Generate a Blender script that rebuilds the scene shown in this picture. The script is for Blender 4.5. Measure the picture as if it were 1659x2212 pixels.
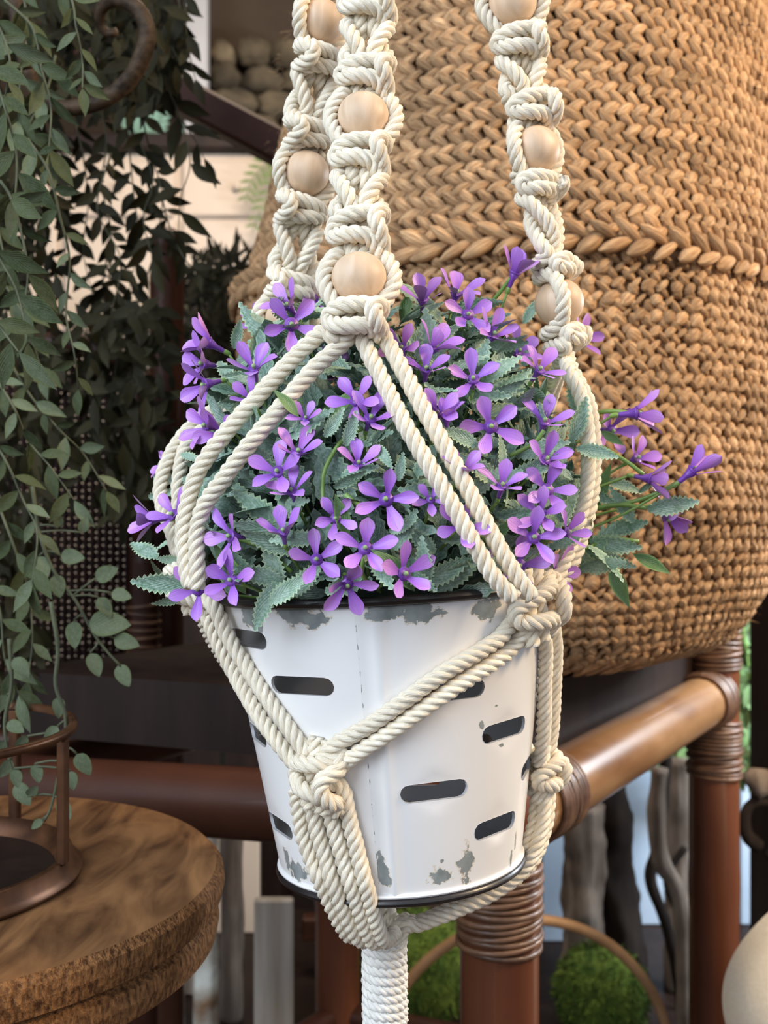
import bpy, math, random
import numpy as np
from mathutils import Vector, Matrix, Euler, noise
from mathutils.geometry import delaunay_2d_cdt
for o in list(bpy.data.objects): bpy.data.objects.remove(o, do_unlink=True)
random.seed(7); rng = np.random.default_rng(7)
W_, H_, F = 1659, 2212, 2300.0
EYE = 1.0
scn = bpy.context.scene; COL = scn.collection
PI = math.pi
# ---------------------------------------------------------------- camera, world, lights, exposure
cam = bpy.data.cameras.new('camera'); camo = bpy.data.objects.new('camera', cam); COL.objects.link(camo)
camo.location = (0, 0, EYE); camo.rotation_euler = (PI/2, 0, 0)
cam.sensor_fit = 'VERTICAL'; cam.sensor_height = 36; cam.lens = F/H_*36
cam.clip_start = 0.02; cam.clip_end = 50
cam.dof.use_dof = True; cam.dof.focus_distance = 0.475; cam.dof.aperture_fstop = 13
scn.camera = camo
w = bpy.data.worlds.new('world'); scn.world = w; w.use_nodes = True
w.node_tree.nodes['Background'].inputs[0].default_value = (0.80, 0.86, 1.0, 1)
w.node_tree.nodes['Background'].inputs[1].default_value = 0.60
def area(name, loc, target, size, power, col):
    l = bpy.data.lights.new(name, 'AREA'); l.shape = 'RECTANGLE'; l.size, l.size_y = size
    l.energy = power; l.color = col
    o = bpy.data.objects.new(name, l); COL.objects.link(o); o.location = loc
    o.rotation_euler = (Vector(target)-Vector(loc)).to_track_quat('-Z', 'Y').to_euler(); return o
area('window_daylight', (-1.0, -0.55, 1.75), (0, .55, .95), (1.0, 1.1), 21, (.80, .90, 1))
area('shop_lamp_right', (1.30, 0.28, 1.85), (.28, 1.0, 1.05), (.35, .35), 19.0, (1, .74, .44))
area('back_warm_fill', (-.15, 1.55, 2.1), (-.3, 2.1, 1.0), (.5, .3), 10, (1, .80, .60))  # added warm fill for the back area and cream cabinet, not a lamp there
area('back_cool_fill', (1.1, 1.30, 1.3), (.40, 2.0, .5), (.5, .4), 30, (.85, .92, 1))  # added cool fill that lifts the pale blue panels, not a window there
scn.view_settings.view_transform = 'Standard'; scn.view_settings.look = 'None'
scn.view_settings.exposure = 0.50; scn.view_settings.gamma = 1; scn.view_settings.use_curve_mapping = False

# ---------------------------------------------------------------- helpers
def P(px, py, d): return Vector(((px-W_/2)/F*d, d, EYE-(py-H_/2)/F*d))
def arr(l): return np.array([tuple(p) for p in l], dtype=float)
class MB:
    def __init__(s): s.v=[]; s.f=[]; s.uv=[]; s.mi=[]; s.n=0; s.tone=[]
    def add(s, v, f, uv=None, mi=0, tone=0.5):
        v=np.asarray(v,dtype=float); s.v.append(v)
        for q in f: s.f.append(tuple(int(i)+s.n for i in q))
        s.mi += [mi]*len(f)
        s.uv.append(np.asarray(uv,dtype=float) if uv is not None else v[:,:2].copy())
        s.tone.append(np.full(len(v),tone) if np.isscalar(tone) else tone)
        s.n += len(v); return s
    def mesh(s, name, mats, smooth=True):
        me=bpy.data.meshes.new(name); V=np.concatenate(s.v); me.from_pydata(V.tolist(),[],s.f)
        for m in (mats if isinstance(mats,(list,tuple)) else [mats]): me.materials.append(m)
        if len(me.materials)>1: me.polygons.foreach_set('material_index', s.mi)
        li=np.zeros(len(me.loops),dtype=np.int32); me.loops.foreach_get('vertex_index',li)
        U=np.concatenate(s.uv)[li]; ul=me.uv_layers.new(name='UVMap'); ul.data.foreach_set('uv',U.astype(np.float32).ravel())
        a=me.attributes.new('tone','FLOAT','POINT'); a.data.foreach_set('value',np.concatenate(s.tone).astype(np.float32))
        if smooth: me.polygons.foreach_set('use_smooth',[True]*len(me.polygons))
        me.update(); return me
    def obj(s, name, mats, parent=None, smooth=True): return link(name, s.mesh(name,mats,smooth), parent)
def link(name, me, parent=None, loc=None, M=None):
    o=bpy.data.objects.new(name, me); COL.objects.link(o)
    if parent: 
        o.parent=parent
        o.matrix_parent_inverse = pinv(parent)
    if M is not None: o.matrix_basis=M
    elif loc is not None: o.location=loc
    return o
_wm={}
def pinv(p):   # children are authored in world space; undo the parent's own transform
    M=p.matrix_basis.copy() if p.type!='EMPTY' or True else None
    q=p
    full=Matrix.Identity(4)
    chain=[]
    while q: chain.append(q); q=q.parent
    for q in reversed(chain): full = full @ q.matrix_parent_inverse @ q.matrix_basis
    return full.inverted()
def tag(o, label=None, cat=None, group=None, kind=None):
    if label: o['label']=label
    if cat: o['category']=cat
    if group: o['group']=group
    if kind: o['kind']=kind
    return o
def empty(name, loc, label, cat, group=None):
    o=bpy.data.objects.new(name,None); COL.objects.link(o); o.location=loc; o.empty_display_size=.02
    return tag(o,label,cat,group)

def catmull(pts, step):
    p=arr(pts); 
    if len(p)==2: dense=np.linspace(p[0],p[1],max(2,int(np.linalg.norm(p[1]-p[0])/step)+1)); return dense
    e=np.vstack([2*p[0]-p[1],p,2*p[-1]-p[-2]]); out=[]
    t=np.linspace(0,1,14,endpoint=False)[:,None]
    for i in range(1,len(e)-2):
        a,b,c,d=e[i-1],e[i],e[i+1],e[i+2]
        out.append(.5*((2*b)+(-a+c)*t+(2*a-5*b+4*c-d)*t*t+(-a+3*b-3*c+d)*t**3))
    out=np.vstack(out+[p[-1:]])
    s=np.r_[0,np.cumsum(np.linalg.norm(np.diff(out,axis=0),axis=1))]
    n=max(2,int(s[-1]/step)+1); q=np.linspace(0,s[-1],n)
    return np.stack([np.interp(q,s,out[:,k]) for k in range(3)],1)
def frames(p):
    T=np.gradient(p,axis=0); T/=np.linalg.norm(T,axis=1)[:,None]+1e-12
    N=np.zeros_like(p); a=np.array([0,0,1.]) if abs(T[0][2])<.8 else np.array([0,1.,0])
    n=a-T[0]*a.dot(T[0]); n/=np.linalg.norm(n)
    for i in range(len(p)):
        n=n-T[i]*n.dot(T[i]); n/=np.linalg.norm(n)+1e-12; N[i]=n
    return T,N,np.cross(T,N)
def tube(mb, p, r, sides=8, mi=0, cap=True, tone=.5, vs=1.0, N=None, B=None, ring=None):
    p=np.asarray(p,dtype=float); n=len(p)
    if N is None: T,N,B=frames(p)
    r=np.broadcast_to(np.asarray(r,dtype=float),(n,))
    a=np.linspace(0,2*PI,sides,endpoint=False)
    v=p[:,None,:]+r[:,None,None]*(np.cos(a)[None,:,None]*N[:,None,:]+np.sin(a)[None,:,None]*B[:,None,:])
    s=np.r_[0,np.cumsum(np.linalg.norm(np.diff(p,axis=0),axis=1))]
    uv=np.stack([np.broadcast_to(np.minimum(a,2*PI-a)/(PI),(n,sides)),np.broadcast_to(s[:,None]*vs,(n,sides))],2)
    i=np.arange(n-1)[:,None]*sides; j=np.arange(sides)[None,:]; k=(j+1)%sides
    f=np.stack([i+j,i+k,i+sides+k,i+sides+j],2).reshape(-1,4).tolist()
    if cap: f+= [list(range(sides))[::-1], [ (n-1)*sides+q for q in range(sides)]]
    mb.add(v.reshape(-1,3),f,uv.reshape(-1,2),mi,tone); return mb
def rope(mb, pts, R=.0033, pitch=.0180, phase=None, step=.0013, sides=7, plies=4, ends=None):
    p=catmull(pts,step); T,N,B=frames(p); n=len(p)
    s=np.arange(n)*step; ph0=random.random()*6.28 if phase is None else phase
    for k in range(plies):
        ph=ph0+2*PI*s/pitch+2*PI*k/plies
        c=p+(.455 if plies==3 else .52)*R*(np.cos(ph)[:,None]*N+np.sin(ph)[:,None]*B)
        rr=np.full(n,(.60 if plies==3 else .50)*R)*(1+.05*np.sin(s*900+k*2+ph0))
        tube(mb,c,rr,sides,tone=random.random(),N=N,B=B)
    return p
def lathe(mb, prof, n=64, c=(0,0,0), mi=0, tone=.5, a0=0, a1=2*PI, rough=0):
    pr=np.array(prof,dtype=float); full=abs(a1-a0-2*PI)<1e-6
    a=np.linspace(a0,a1,n,endpoint=not full); m=len(pr)
    v=np.zeros((m,n,3)); v[:,:,0]=c[0]+pr[:,0:1]*np.cos(a); v[:,:,1]=c[1]+pr[:,0:1]*np.sin(a); v[:,:,2]=c[2]+pr[:,1:2]
    uv=np.stack([np.broadcast_to(a/(2*PI),(m,n)),np.broadcast_to(pr[:,1:2],(m,n))],2)
    f=[]
    for i in range(m-1):
        for j in range(n if full else n-1):
            k=(j+1)%n; f.append((i*n+j,i*n+k,(i+1)*n+k,(i+1)*n+j))
    mb.add(v.reshape(-1,3),f,uv.reshape(-1,2),mi,tone); return mb
def sphere(mb, c, r, nu=20, nv=14, mi=0, axis=None, tone=.5, lump=0, seed=0):
    v=[];f=[]
    r=np.broadcast_to(np.array(r,dtype=float),(3,))
    for i in range(nv+1):
        t=PI*i/nv
        for j in range(nu):
            a=2*PI*j/nu; d=Vector((math.sin(t)*math.cos(a),math.sin(t)*math.sin(a),math.cos(t)))
            k=1+(lump*noise.noise(d*3+Vector((seed,0,0)))+lump*.5*noise.noise(d*8+Vector((seed,3,0))) if lump else 0)
            v.append([d[q]*r[q]*k for q in range(3)])
    for i in range(nv):
        for j in range(nu): f.append((i*nu+j,(i+1)*nu+j,(i+1)*nu+(j+1)%nu,i*nu+(j+1)%nu))
    v=np.array(v)
    if axis is not None:
        R=Vector((0,0,1)).rotation_difference(Vector(axis)).to_matrix(); v=v@np.array(R).T
    mb.add(v+np.array(c),f,None,mi,tone); return mb
def box(mb, lo, hi, mi=0, tone=.5, M=None, bev=0.0):
    lo=np.array(lo,dtype=float); hi=np.array(hi,dtype=float)
    # bevelled box: 3 rectangles stacked per face corner cut
    b=min(bev, .45*min(hi-lo))
    if b<=0:
        v=np.array([[ (lo,hi)[i][0],(lo,hi)[j][1],(lo,hi)[k][2]] for i in(0,1) for j in(0,1) for k in(0,1)])
        f=[(0,1,3,2),(4,6,7,5),(0,4,5,1),(2,3,7,6),(0,2,6,4),(1,5,7,3)]
    else:
        v=[]; idx={}
        for i in(0,1):
            for j in(0,1):
                for k in(0,1):
                    c=np.array([(lo,hi)[i][0],(lo,hi)[j][1],(lo,hi)[k][2]]); s=np.array([1 if i==0 else -1,1 if j==0 else -1,1 if k==0 else -1])*b
                    for ax in range(3):
                        q=c+s; q[ax]=c[ax]; idx[i,j,k,ax]=len(v); v.append(q)
        I=idx; f=[]
        for ax in range(3):
            o=[a for a in range(3) if a!=ax]
            for s in (0,1):
                q=[]
                for (a,c) in ((0,0),(1,0),(1,1),(0,1)):
                    key=[0,0,0]; key[ax]=s; key[o[0]]=a; key[o[1]]=c; q.append(I[(*key,ax)])
                f.append(q)
            for a in (0,1):
                for c in (0,1):
                    k0=[0,0,0];k1=[0,0,0]; k0[o[0]]=k1[o[0]]=a; k0[o[1]]=k1[o[1]]=c; k0[ax]=0;k1[ax]=1
                    f.append([I[(*k0,o[0])],I[(*k1,o[0])],I[(*k1,o[1])],I[(*k0,o[1])]])
        for i in(0,1):
            for j in(0,1):
                for k in(0,1): f.append([I[i,j,k,0],I[i,j,k,1],I[i,j,k,2]])
        v=np.array(v)
    if M is not None: v=np.array([tuple(M@Vector(q)) for q in v])
    mb.add(v,f,None,mi,tone); return mb

# ---------------------------------------------------------------- materials
def newmat(name):
    m=bpy.data.materials.new(name); m.use_nodes=True; nt=m.node_tree; b=nt.nodes['Principled BSDF']; return m,nt,b
def N(nt,t,**k):
    n=nt.nodes.new(t)
    for a,v in k.items():
        if a in n.inputs: n.inputs[a].default_value=v
        else: setattr(n,a,v)
    return n
def ramp(nt, stops, fac):
    r=nt.nodes.new('ShaderNodeValToRGB'); e=r.color_ramp.elements
    while len(e)<len(stops): e.new(.5)
    for i,(p,c) in enumerate(stops): e[i].position=p; e[i].color=(*c,1) if len(c)==3 else c
    nt.links.new(fac,r.inputs[0]); return r
def mat(name, c1, c2=None, scale=20, rough=.6, stretch=(1,1,1), bump=.0, bscale=None, detail=5, spec=.5, coat=0, coord='Object', trans=0, sss=0, dist=.001, metal=0, tone=0, warp=0):
    m,nt,b=newmat(name); L=nt.links
    tc=N(nt,'ShaderNodeTexCoord'); mp=N(nt,'ShaderNodeMapping'); mp.inputs['Scale'].default_value=stretch
    L.new(tc.outputs[coord],mp.inputs[0])
    no=N(nt,'ShaderNodeTexNoise'); no.inputs['Scale'].default_value=scale; no.inputs['Detail'].default_value=detail; no.inputs['Distortion'].default_value=warp
    L.new(mp.outputs[0],no.inputs[0])
    c2=c2 or c1
    r=ramp(nt,[(.3,c1),(.7,c2)],no.outputs[0]); col=r.outputs[0]
    if tone:
        at=N(nt,'ShaderNodeAttribute'); at.attribute_name='tone'
        mr=N(nt,'ShaderNodeMapRange'); mr.inputs['To Min'].default_value=1-tone; mr.inputs['To Max'].default_value=1+tone
        L.new(at.outputs['Fac'],mr.inputs[0])
        h=N(nt,'ShaderNodeHueSaturation'); L.new(col,h.inputs['Color']); L.new(mr.outputs[0],h.inputs['Value']); col=h.outputs[0]
    L.new(col,b.inputs['Base Color']); b.inputs['Roughness'].default_value=rough
    b.inputs['Specular IOR Level'].default_value=spec; b.inputs['Coat Weight'].default_value=coat; b.inputs['Metallic'].default_value=metal
    if sss: b.inputs['Subsurface Weight'].default_value=sss; b.inputs['Subsurface Scale'].default_value=.004; b.inputs['Subsurface Radius'].default_value=(1,.6,.5)
    if bump:
        n2=N(nt,'ShaderNodeTexNoise'); n2.inputs['Scale'].default_value=bscale or scale; n2.inputs['Detail'].default_value=detail
        L.new(mp.outputs[0],n2.inputs[0]); bp=N(nt,'ShaderNodeBump'); bp.inputs['Strength'].default_value=bump; bp.inputs['Distance'].default_value=dist
        L.new(n2.outputs[0],bp.inputs['Height']); L.new(bp.outputs[0],b.inputs['Normal'])
    return m
M={}
M['cotton']=mat('cotton_cord',(.82,.71,.53),(.97,.90,.77),scale=1.0,stretch=(16,230,1),rough=.95,bump=.7,coord='UV',spec=.05,dist=.0012,tone=.05,sss=.15,detail=3)
M['cottonwhite']=mat('white_cotton_cord',(.88,.84,.76),(.98,.96,.91),scale=1.0,stretch=(16,230,1),rough=.95,bump=.7,coord='UV',spec=.05,dist=.0012,tone=.03,sss=.15,detail=3)
M['bead']=mat('bead_wood',(.60,.42,.27),(.74,.56,.40),scale=40,stretch=(3,3,.35),rough=.5,bump=.08,warp=1.2)
M['jute']=mat('jute',(.27,.14,.065),(.64,.41,.22),scale=1.0,stretch=(9,90,1),rough=.9,bump=1.0,coord='UV',spec=.15,dist=.002,tone=.42)
M['jute_dark']=mat('jute_inner',(.24,.125,.06),(.34,.19,.095),scale=60,rough=1)
M['rim']=mat('black_enamel',(.008,.007,.008),(.02,.016,.016),scale=60,rough=.35,coat=.15)
M['rattan']=mat('rattan_pole',(.075,.024,.012),(.17,.058,.026),scale=14,stretch=(1,1,.25),rough=.3,coat=.35,bump=.1,detail=4,spec=.2)
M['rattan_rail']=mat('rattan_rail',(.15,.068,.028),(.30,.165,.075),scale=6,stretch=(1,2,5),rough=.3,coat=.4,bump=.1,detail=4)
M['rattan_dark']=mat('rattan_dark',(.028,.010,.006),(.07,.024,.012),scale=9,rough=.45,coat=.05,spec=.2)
M['binding']=mat('cane_binding',(.07,.03,.015),(.16,.08,.04),scale=60,rough=.5,coat=.15,tone=.3)
M['darkwood']=mat('dark_wood',(.010,.006,.005),(.022,.012,.009),scale=14,stretch=(3,3,.4),rough=.5,bump=.1,spec=.2)
M['cane']=mat('dark_cane',(.012,.006,.005),(.03,.013,.009),scale=30,rough=.7,spec=.2)
M['beam']=mat('beam_wood',(.045,.018,.011),(.07,.028,.018),scale=18,rough=.6,spec=.2)
M['tabletop']=mat('table_wood',(.055,.022,.009),(.27,.135,.055),scale=9,stretch=(3.2,.9,4),rough=.55,bump=.35,bscale=14,detail=10,warp=2.2,spec=.2)
M['tableedge']=mat('table_edge_wood',(.06,.022,.007),(.30,.14,.05),scale=480,stretch=(1,1,.4),rough=.75,bump=1,detail=4,dist=.004,spec=.2)
M['copper']=mat('aged_copper',(.05,.02,.010),(.16,.07,.03),scale=50,rough=.42,metal=.6,bump=.1)
M['iron']=mat('rusted_iron',(.018,.011,.007),(.08,.052,.03),scale=90,rough=.6,metal=.2,bump=.8,dist=.003,spec=.2)
M['cream']=mat('cream_paint',(.50,.41,.33),(.56,.47,.38),scale=3,rough=.7)
M['greywhite']=mat('grey_paint',(.40,.40,.42),(.50,.50,.52),scale=6,rough=.7)
M['blue']=mat('pale_blue_paint',(.30,.40,.52),(.42,.53,.66),scale=5,rough=.6)
M['cushion']=mat('cream_linen',(.78,.66,.47),(.86,.74,.56),scale=300,rough=.9,bump=.2)
M['stone']=mat('field_stone',(.045,.035,.02),(.17,.13,.08),scale=14,rough=.95,bump=.6,tone=.4)
M['birch']=mat('birch_bark',(.82,.86,.78),(.22,.13,.07),scale=16,stretch=(1,1,1.0),rough=.9,bump=1,detail=8,dist=.01)
M['drift']=mat('driftwood',(.10,.07,.05),(.34,.28,.23),scale=16,stretch=(3,3,.35),rough=.95,bump=1,detail=8,dist=.006)
M['driftdark']=mat('dark_driftwood',(.015,.011,.01),(.04,.03,.024),scale=16,stretch=(3,3,.35),rough=.9,bump=.6,spec=.2)
M['oldboard']=mat('weathered_board',(.32,.27,.21),(.50,.46,.40),scale=10,stretch=(6,6,.4),rough=.9,bump=.4)
M['moss']=mat('moss',(.03,.075,.008),(.14,.21,.03),scale=50,rough=1,tone=.6)
M['wall']=mat('dark_plaster',(.06,.042,.03),(.09,.065,.045),scale=4,rough=.9,spec=.2)
M['floor']=mat('floor_wood',(.05,.03,.02),(.09,.055,.035),scale=5,stretch=(6,1,1),rough=.6)
M['ceil']=mat('ceiling_paint',(.10,.08,.06),(.13,.1,.08),scale=4,rough=.9)
M['stem']=mat('green_stem',(.14,.26,.05),(.24,.38,.10),scale=80,rough=.4)
M['stemgrey']=mat('frosted_stem',(.16,.25,.19),(.30,.38,.30),scale=200,rough=.8)
M['vinestem']=mat('vine_stem',(.05,.06,.03),(.10,.11,.06),scale=80,rough=.7)
M['vinestemdark']=mat('dark_vine_stem',(.03,.03,.015),(.06,.06,.03),scale=80,rough=.7)
M['foam']=mat('green_foam',(.03,.05,.035),(.06,.09,.065),scale=100,rough=1,bump=.5)
M['amber']=mat('amber_glass',(.20,.07,.02),(.38,.16,.05),scale=9,rough=.25,coat=.6)
M['fern']=mat('fern_green',(.08,.12,.03),(.16,.21,.07),scale=30,rough=.7)
M['fernteal']=mat('teal_leaf',(.14,.28,.22),(.26,.42,.33),scale=30,rough=.6)
M['hoop']=mat('pale_rattan_hoop',(.36,.20,.09),(.52,.31,.16),scale=20,rough=.5)

def leafmat(name, body1, body2, edge, frost=.5, rough=.6, frostcol=(.55,.66,.62)):
    m,nt,b=newmat(name); L=nt.links
    uv=N(nt,'ShaderNodeUVMap'); sp=N(nt,'ShaderNodeSeparateXYZ'); L.new(uv.outputs[0],sp.inputs[0])
    ab=N(nt,'ShaderNodeMath',operation='ABSOLUTE'); L.new(sp.outputs[0],ab.inputs[0])
    oi=N(nt,'ShaderNodeObjectInfo')
    tc=N(nt,'ShaderNodeTexCoord')
    at=N(nt,'ShaderNodeAttribute'); at.attribute_name='tone'
    ad=N(nt,'ShaderNodeMath',operation='ADD'); L.new(oi.outputs['Random'],ad.inputs[0]); L.new(at.outputs['Fac'],ad.inputs[1])
    fr=N(nt,'ShaderNodeMath',operation='FRACT'); L.new(ad.outputs[0],fr.inputs[0])
    r=ramp(nt,[(0,body1),(1,body2)],fr.outputs[0])
    no=N(nt,'ShaderNodeTexNoise'); no.inputs['Scale'].default_value=900; no.inputs['Detail'].default_value=4; L.new(tc.outputs['Object'],no.inputs[0])
    n3=N(nt,'ShaderNodeTexNoise'); n3.inputs['Scale'].default_value=150; L.new(tc.outputs['Object'],n3.inputs[0])
    mu=N(nt,'ShaderNodeMath',operation='MULTIPLY'); L.new(no.outputs[0],mu.inputs[0]); L.new(n3.outputs[0],mu.inputs[1])
    mr=N(nt,'ShaderNodeMapRange'); mr.inputs['From Min'].default_value=.14; mr.inputs['From Max'].default_value=.36; mr.inputs['To Max'].default_value=frost; L.new(mu.outputs[0],mr.inputs[0])
    mx=N(nt,'ShaderNodeMixRGB'); L.new(mr.outputs[0],mx.inputs[0]); L.new(r.outputs[0],mx.inputs[1]); mx.inputs[2].default_value=(*frostcol,1)
    er=N(nt,'ShaderNodeMapRange'); er.inputs['From Min'].default_value=.70; er.inputs['From Max'].default_value=1.0; er.inputs['To Max'].default_value=.95; L.new(ab.outputs[0],er.inputs[0])
    m2=N(nt,'ShaderNodeMixRGB'); L.new(er.outputs[0],m2.inputs[0]); L.new(mx.outputs[0],m2.inputs[1]); m2.inputs[2].default_value=(*edge,1)
    L.new(m2.outputs[0],b.inputs['Base Color']); b.inputs['Roughness'].default_value=rough; b.inputs['Specular IOR Level'].default_value=.15 if 'vine' in name else .35
    # veins
    wv=N(nt,'ShaderNodeMath',operation='MULTIPLY'); wv.inputs[1].default_value=.5; L.new(ab.outputs[0],wv.inputs[0])
    sb=N(nt,'ShaderNodeMath',operation='SUBTRACT'); L.new(sp.outputs[1],sb.inputs[0]); L.new(wv.outputs[0],sb.inputs[1])
    si=N(nt,'ShaderNodeMath',operation='MULTIPLY'); si.inputs[1].default_value=48; L.new(sb.outputs[0],si.inputs[0])
    sn=N(nt,'ShaderNodeMath',operation='SINE'); L.new(si.outputs[0],sn.inputs[0])
    hh=N(nt,'ShaderNodeMath',operation='ADD'); L.new(sn.outputs[0],hh.inputs[0]); L.new(no.outputs[0],hh.inputs[1])
    bp=N(nt,'ShaderNodeBump'); bp.inputs['Strength'].default_value=.28; bp.inputs['Distance'].default_value=.0004; L.new(hh.outputs[0],bp.inputs['Height']); L.new(bp.outputs[0],b.inputs['Normal'])
    return m
M['leaf']=leafmat('frosted_leaf',(.11,.22,.14),(.22,.35,.24),(.52,.68,.42),.62,.6,(.52,.66,.58))
M['leafgreen']=leafmat('plain_green_leaf',(.09,.19,.05),(.15,.27,.09),(.26,.42,.16),.12,.45)
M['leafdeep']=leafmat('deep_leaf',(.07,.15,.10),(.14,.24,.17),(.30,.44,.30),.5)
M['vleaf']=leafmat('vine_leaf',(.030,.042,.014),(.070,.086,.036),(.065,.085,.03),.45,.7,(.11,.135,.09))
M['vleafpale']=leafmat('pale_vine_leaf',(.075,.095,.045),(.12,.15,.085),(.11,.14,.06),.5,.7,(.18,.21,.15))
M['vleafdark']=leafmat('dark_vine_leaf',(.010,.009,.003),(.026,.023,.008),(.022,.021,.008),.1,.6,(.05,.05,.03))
def petalmat():
    m,nt,b=newmat('purple_petal'); L=nt.links
    uv=N(nt,'ShaderNodeUVMap'); sp=N(nt,'ShaderNodeSeparateXYZ'); L.new(uv.outputs[0],sp.inputs[0])
    oi=N(nt,'ShaderNodeObjectInfo')
    r=ramp(nt,[(0,(.15,.04,.36)),(.35,(.33,.12,.60)),(1,(.50,.25,.76))],sp.outputs[1])
    r2=ramp(nt,[(0,(.19,.055,.38)),(.35,(.38,.13,.56)),(1,(.60,.29,.68))],sp.outputs[1])
    mx=N(nt,'ShaderNodeMixRGB'); L.new(oi.outputs['Random'],mx.inputs[0]); L.new(r.outputs[0],mx.inputs[1]); L.new(r2.outputs[0],mx.inputs[2])
    tc=N(nt,'ShaderNodeTexCoord'); no=N(nt,'ShaderNodeTexNoise'); no.inputs['Scale'].default_value=1; mp=N(nt,'ShaderNodeMapping'); mp.inputs['Scale'].default_value=(14,1.5,1); L.new(uv.outputs[0],mp.inputs[0]); L.new(mp.outputs[0],no.inputs[0])
    h=N(nt,'ShaderNodeHueSaturation'); mr=N(nt,'ShaderNodeMapRange'); mr.inputs['To Min'].default_value=.75; mr.inputs['To Max'].default_value=1.3; L.new(no.outputs[0],mr.inputs[0]); L.new(mr.outputs[0],h.inputs['Value']); L.new(mx.outputs[0],h.inputs['Color'])
    L.new(h.outputs[0],b.inputs['Base Color']); b.inputs['Roughness'].default_value=.38
    b.inputs['Subsurface Weight'].default_value=.25; b.inputs['Subsurface Scale'].default_value=.003; b.inputs['Subsurface Radius'].default_value=(1,.5,1.0)
    b.inputs['Sheen Weight'].default_value=.1
    bp=N(nt,'ShaderNodeBump'); bp.inputs['Strength'].default_value=.3; bp.inputs['Distance'].default_value=.0006; L.new(no.outputs[0],bp.inputs['Height']); L.new(bp.outputs[0],b.inputs['Normal'])
    return m
M['petal']=petalmat()
M['stigma']=mat('green_stigma',(.22,.36,.14),(.32,.46,.2),scale=200,rough=.5)

# ---------------------------------------------------------------- setting
def plane_box(name,lo,hi,m): 
    o=box(MB(),lo,hi).obj(name,m,smooth=False); return tag(o,kind='structure')
fl=bpy.data.objects.new('floor',None)
fl=plane_box('floor',(-4,-6,-.05),(4,3.1,0),M['floor'])
planks=[]
pm=box(MB(),(0,0,0),(.118,1.55,.006),bev=.001).mesh('plank',M['floor'],False)
for i in range(14):
    for j in range(2):
        o=link('plank',pm,fl,loc=(-.9+i*.12,.0+j*1.553+(.0 if i%2 else .0),0.0005))
plane_box('wall_back',(-2.6,3.0,0),(2.6,3.1,2.6),M['wall'])
plane_box('wall_left',(-2.7,.6,0),(-2.6,3.1,2.6),M['wall'])
plane_box('wall_right',(2.6,.6,0),(2.7,3.1,2.6),M['wall'])
plane_box('ceiling',(-2.6,.9,2.6),(2.6,3.1,2.65),M['ceil'])

# ---------------------------------------------------------------- bucket
BB=P(866,1850,.54); BT=P(833,1272,.54)
BH=(BT-BB).length; RB,RT=.0606,.0815
ax=(BT-BB).normalized(); Rq=Vector((0,0,1)).rotation_difference(ax)
MBK=Matrix.Translation(BB)@Rq.to_matrix().to_4x4(); MBKi=MBK.inverted()
CAM=Vector((0,0,EYE))
def ray_bucket(px,py,off=0.0):
    """point on the bucket cone (grown by off) seen at a pixel; local (theta,h) too"""
    d=P(px,py,1)-CAM; o=MBKi@CAM; d=MBKi.to_3x3()@d
    k=(RT-RB)/BH; c0=RB+off
    # x^2+y^2=(c0+k z)^2
    A=d.x**2+d.y**2-(k*d.z)**2; B=2*(o.x*d.x+o.y*d.y-k*d.z*(c0+k*o.z)); C=o.x**2+o.y**2-(c0+k*o.z)**2
    D=B*B-4*A*C
    t=(-B-math.sqrt(D))/(2*A) if D>0 else -B/(2*A)
    q=o+d*t; return MBK@q, math.atan2(q.y,q.x), q.z
bucket=empty('bucket',BB,'white chipped enamel bucket with black rim and slot holes hanging in the cord net','bucket')
RM=(RT+RB)/2
slots=[]
SL,SH=.033,.0083
def slot_px(px,py,dx=0):
    _,th,h=ray_bucket(px,py); slots.append((th+dx/RM,h))
# rows given by measured centres
for px,py,dx in ((530,1380,0),(647,1482,0),(975,1494,0),(550,1586,0),(1090,1578,.002),(740,1706,0),(940,1710,0),(1139,1660,.006),(600,1784,0),(1070,1786,.002)): slot_px(px,py,dx)
front=list(slots)
for hi,h in enumerate((.115,.093,.071,.046,.024)):
    for k in range(6):
        th=(k+.5*(hi%2))*PI/3+.35
        thn=(th+PI)%(2*PI)-PI
        if 0.1<thn<PI-.1: slots.append((th,h))   # rear of the bucket
def stadium(cx,cy,l,h,n=7):
    r=h/2; pts=[]
    for i in range(n): a=-PI/2+PI*i/(n-1); pts.append((cx+l/2-r+r*math.cos(a),cy+r*math.sin(a)))
    for i in range(n): a=PI/2+PI*i/(n-1); pts.append((cx-l/2+r+r*math.cos(a),cy+r*math.sin(a)))
    return pts
seam_th=ray_bucket(790,1600)[1]
U0=seam_th*RM
verts=[];edges=[]; holes=[]
circ=2*PI*RM
for th,h in slots:
    u=(th*RM-U0)%circ
    if u<.018 or u>circ-.018: continue
    st=stadium(u,h,SL,SH); holes.append((u,h)); n0=len(verts)
    verts+=st; edges+=[(n0+i,n0+(i+1)%len(st)) for i in range(len(st))]
NX,NZ=220,26
def inhole(x,y,m=0):
    for u,h in holes:
        dx=max(abs(x-u)-(SL/2-SH/2),0); 
        if math.hypot(dx,y-h)<SH/2+m: return True
    return False
for j in range(NZ+1):
    for i in range(NX+1):
        x=circ*i/NX; y=BH*j/NZ
        if i in(0,NX) or j in (0,NZ) or not inhole(x,y,.0012): verts.append((x,y))
r_=delaunay_2d_cdt([Vector(v) for v in verts],edges,[],0,1e-7)
vv,ff=r_[0],r_[2]
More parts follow.
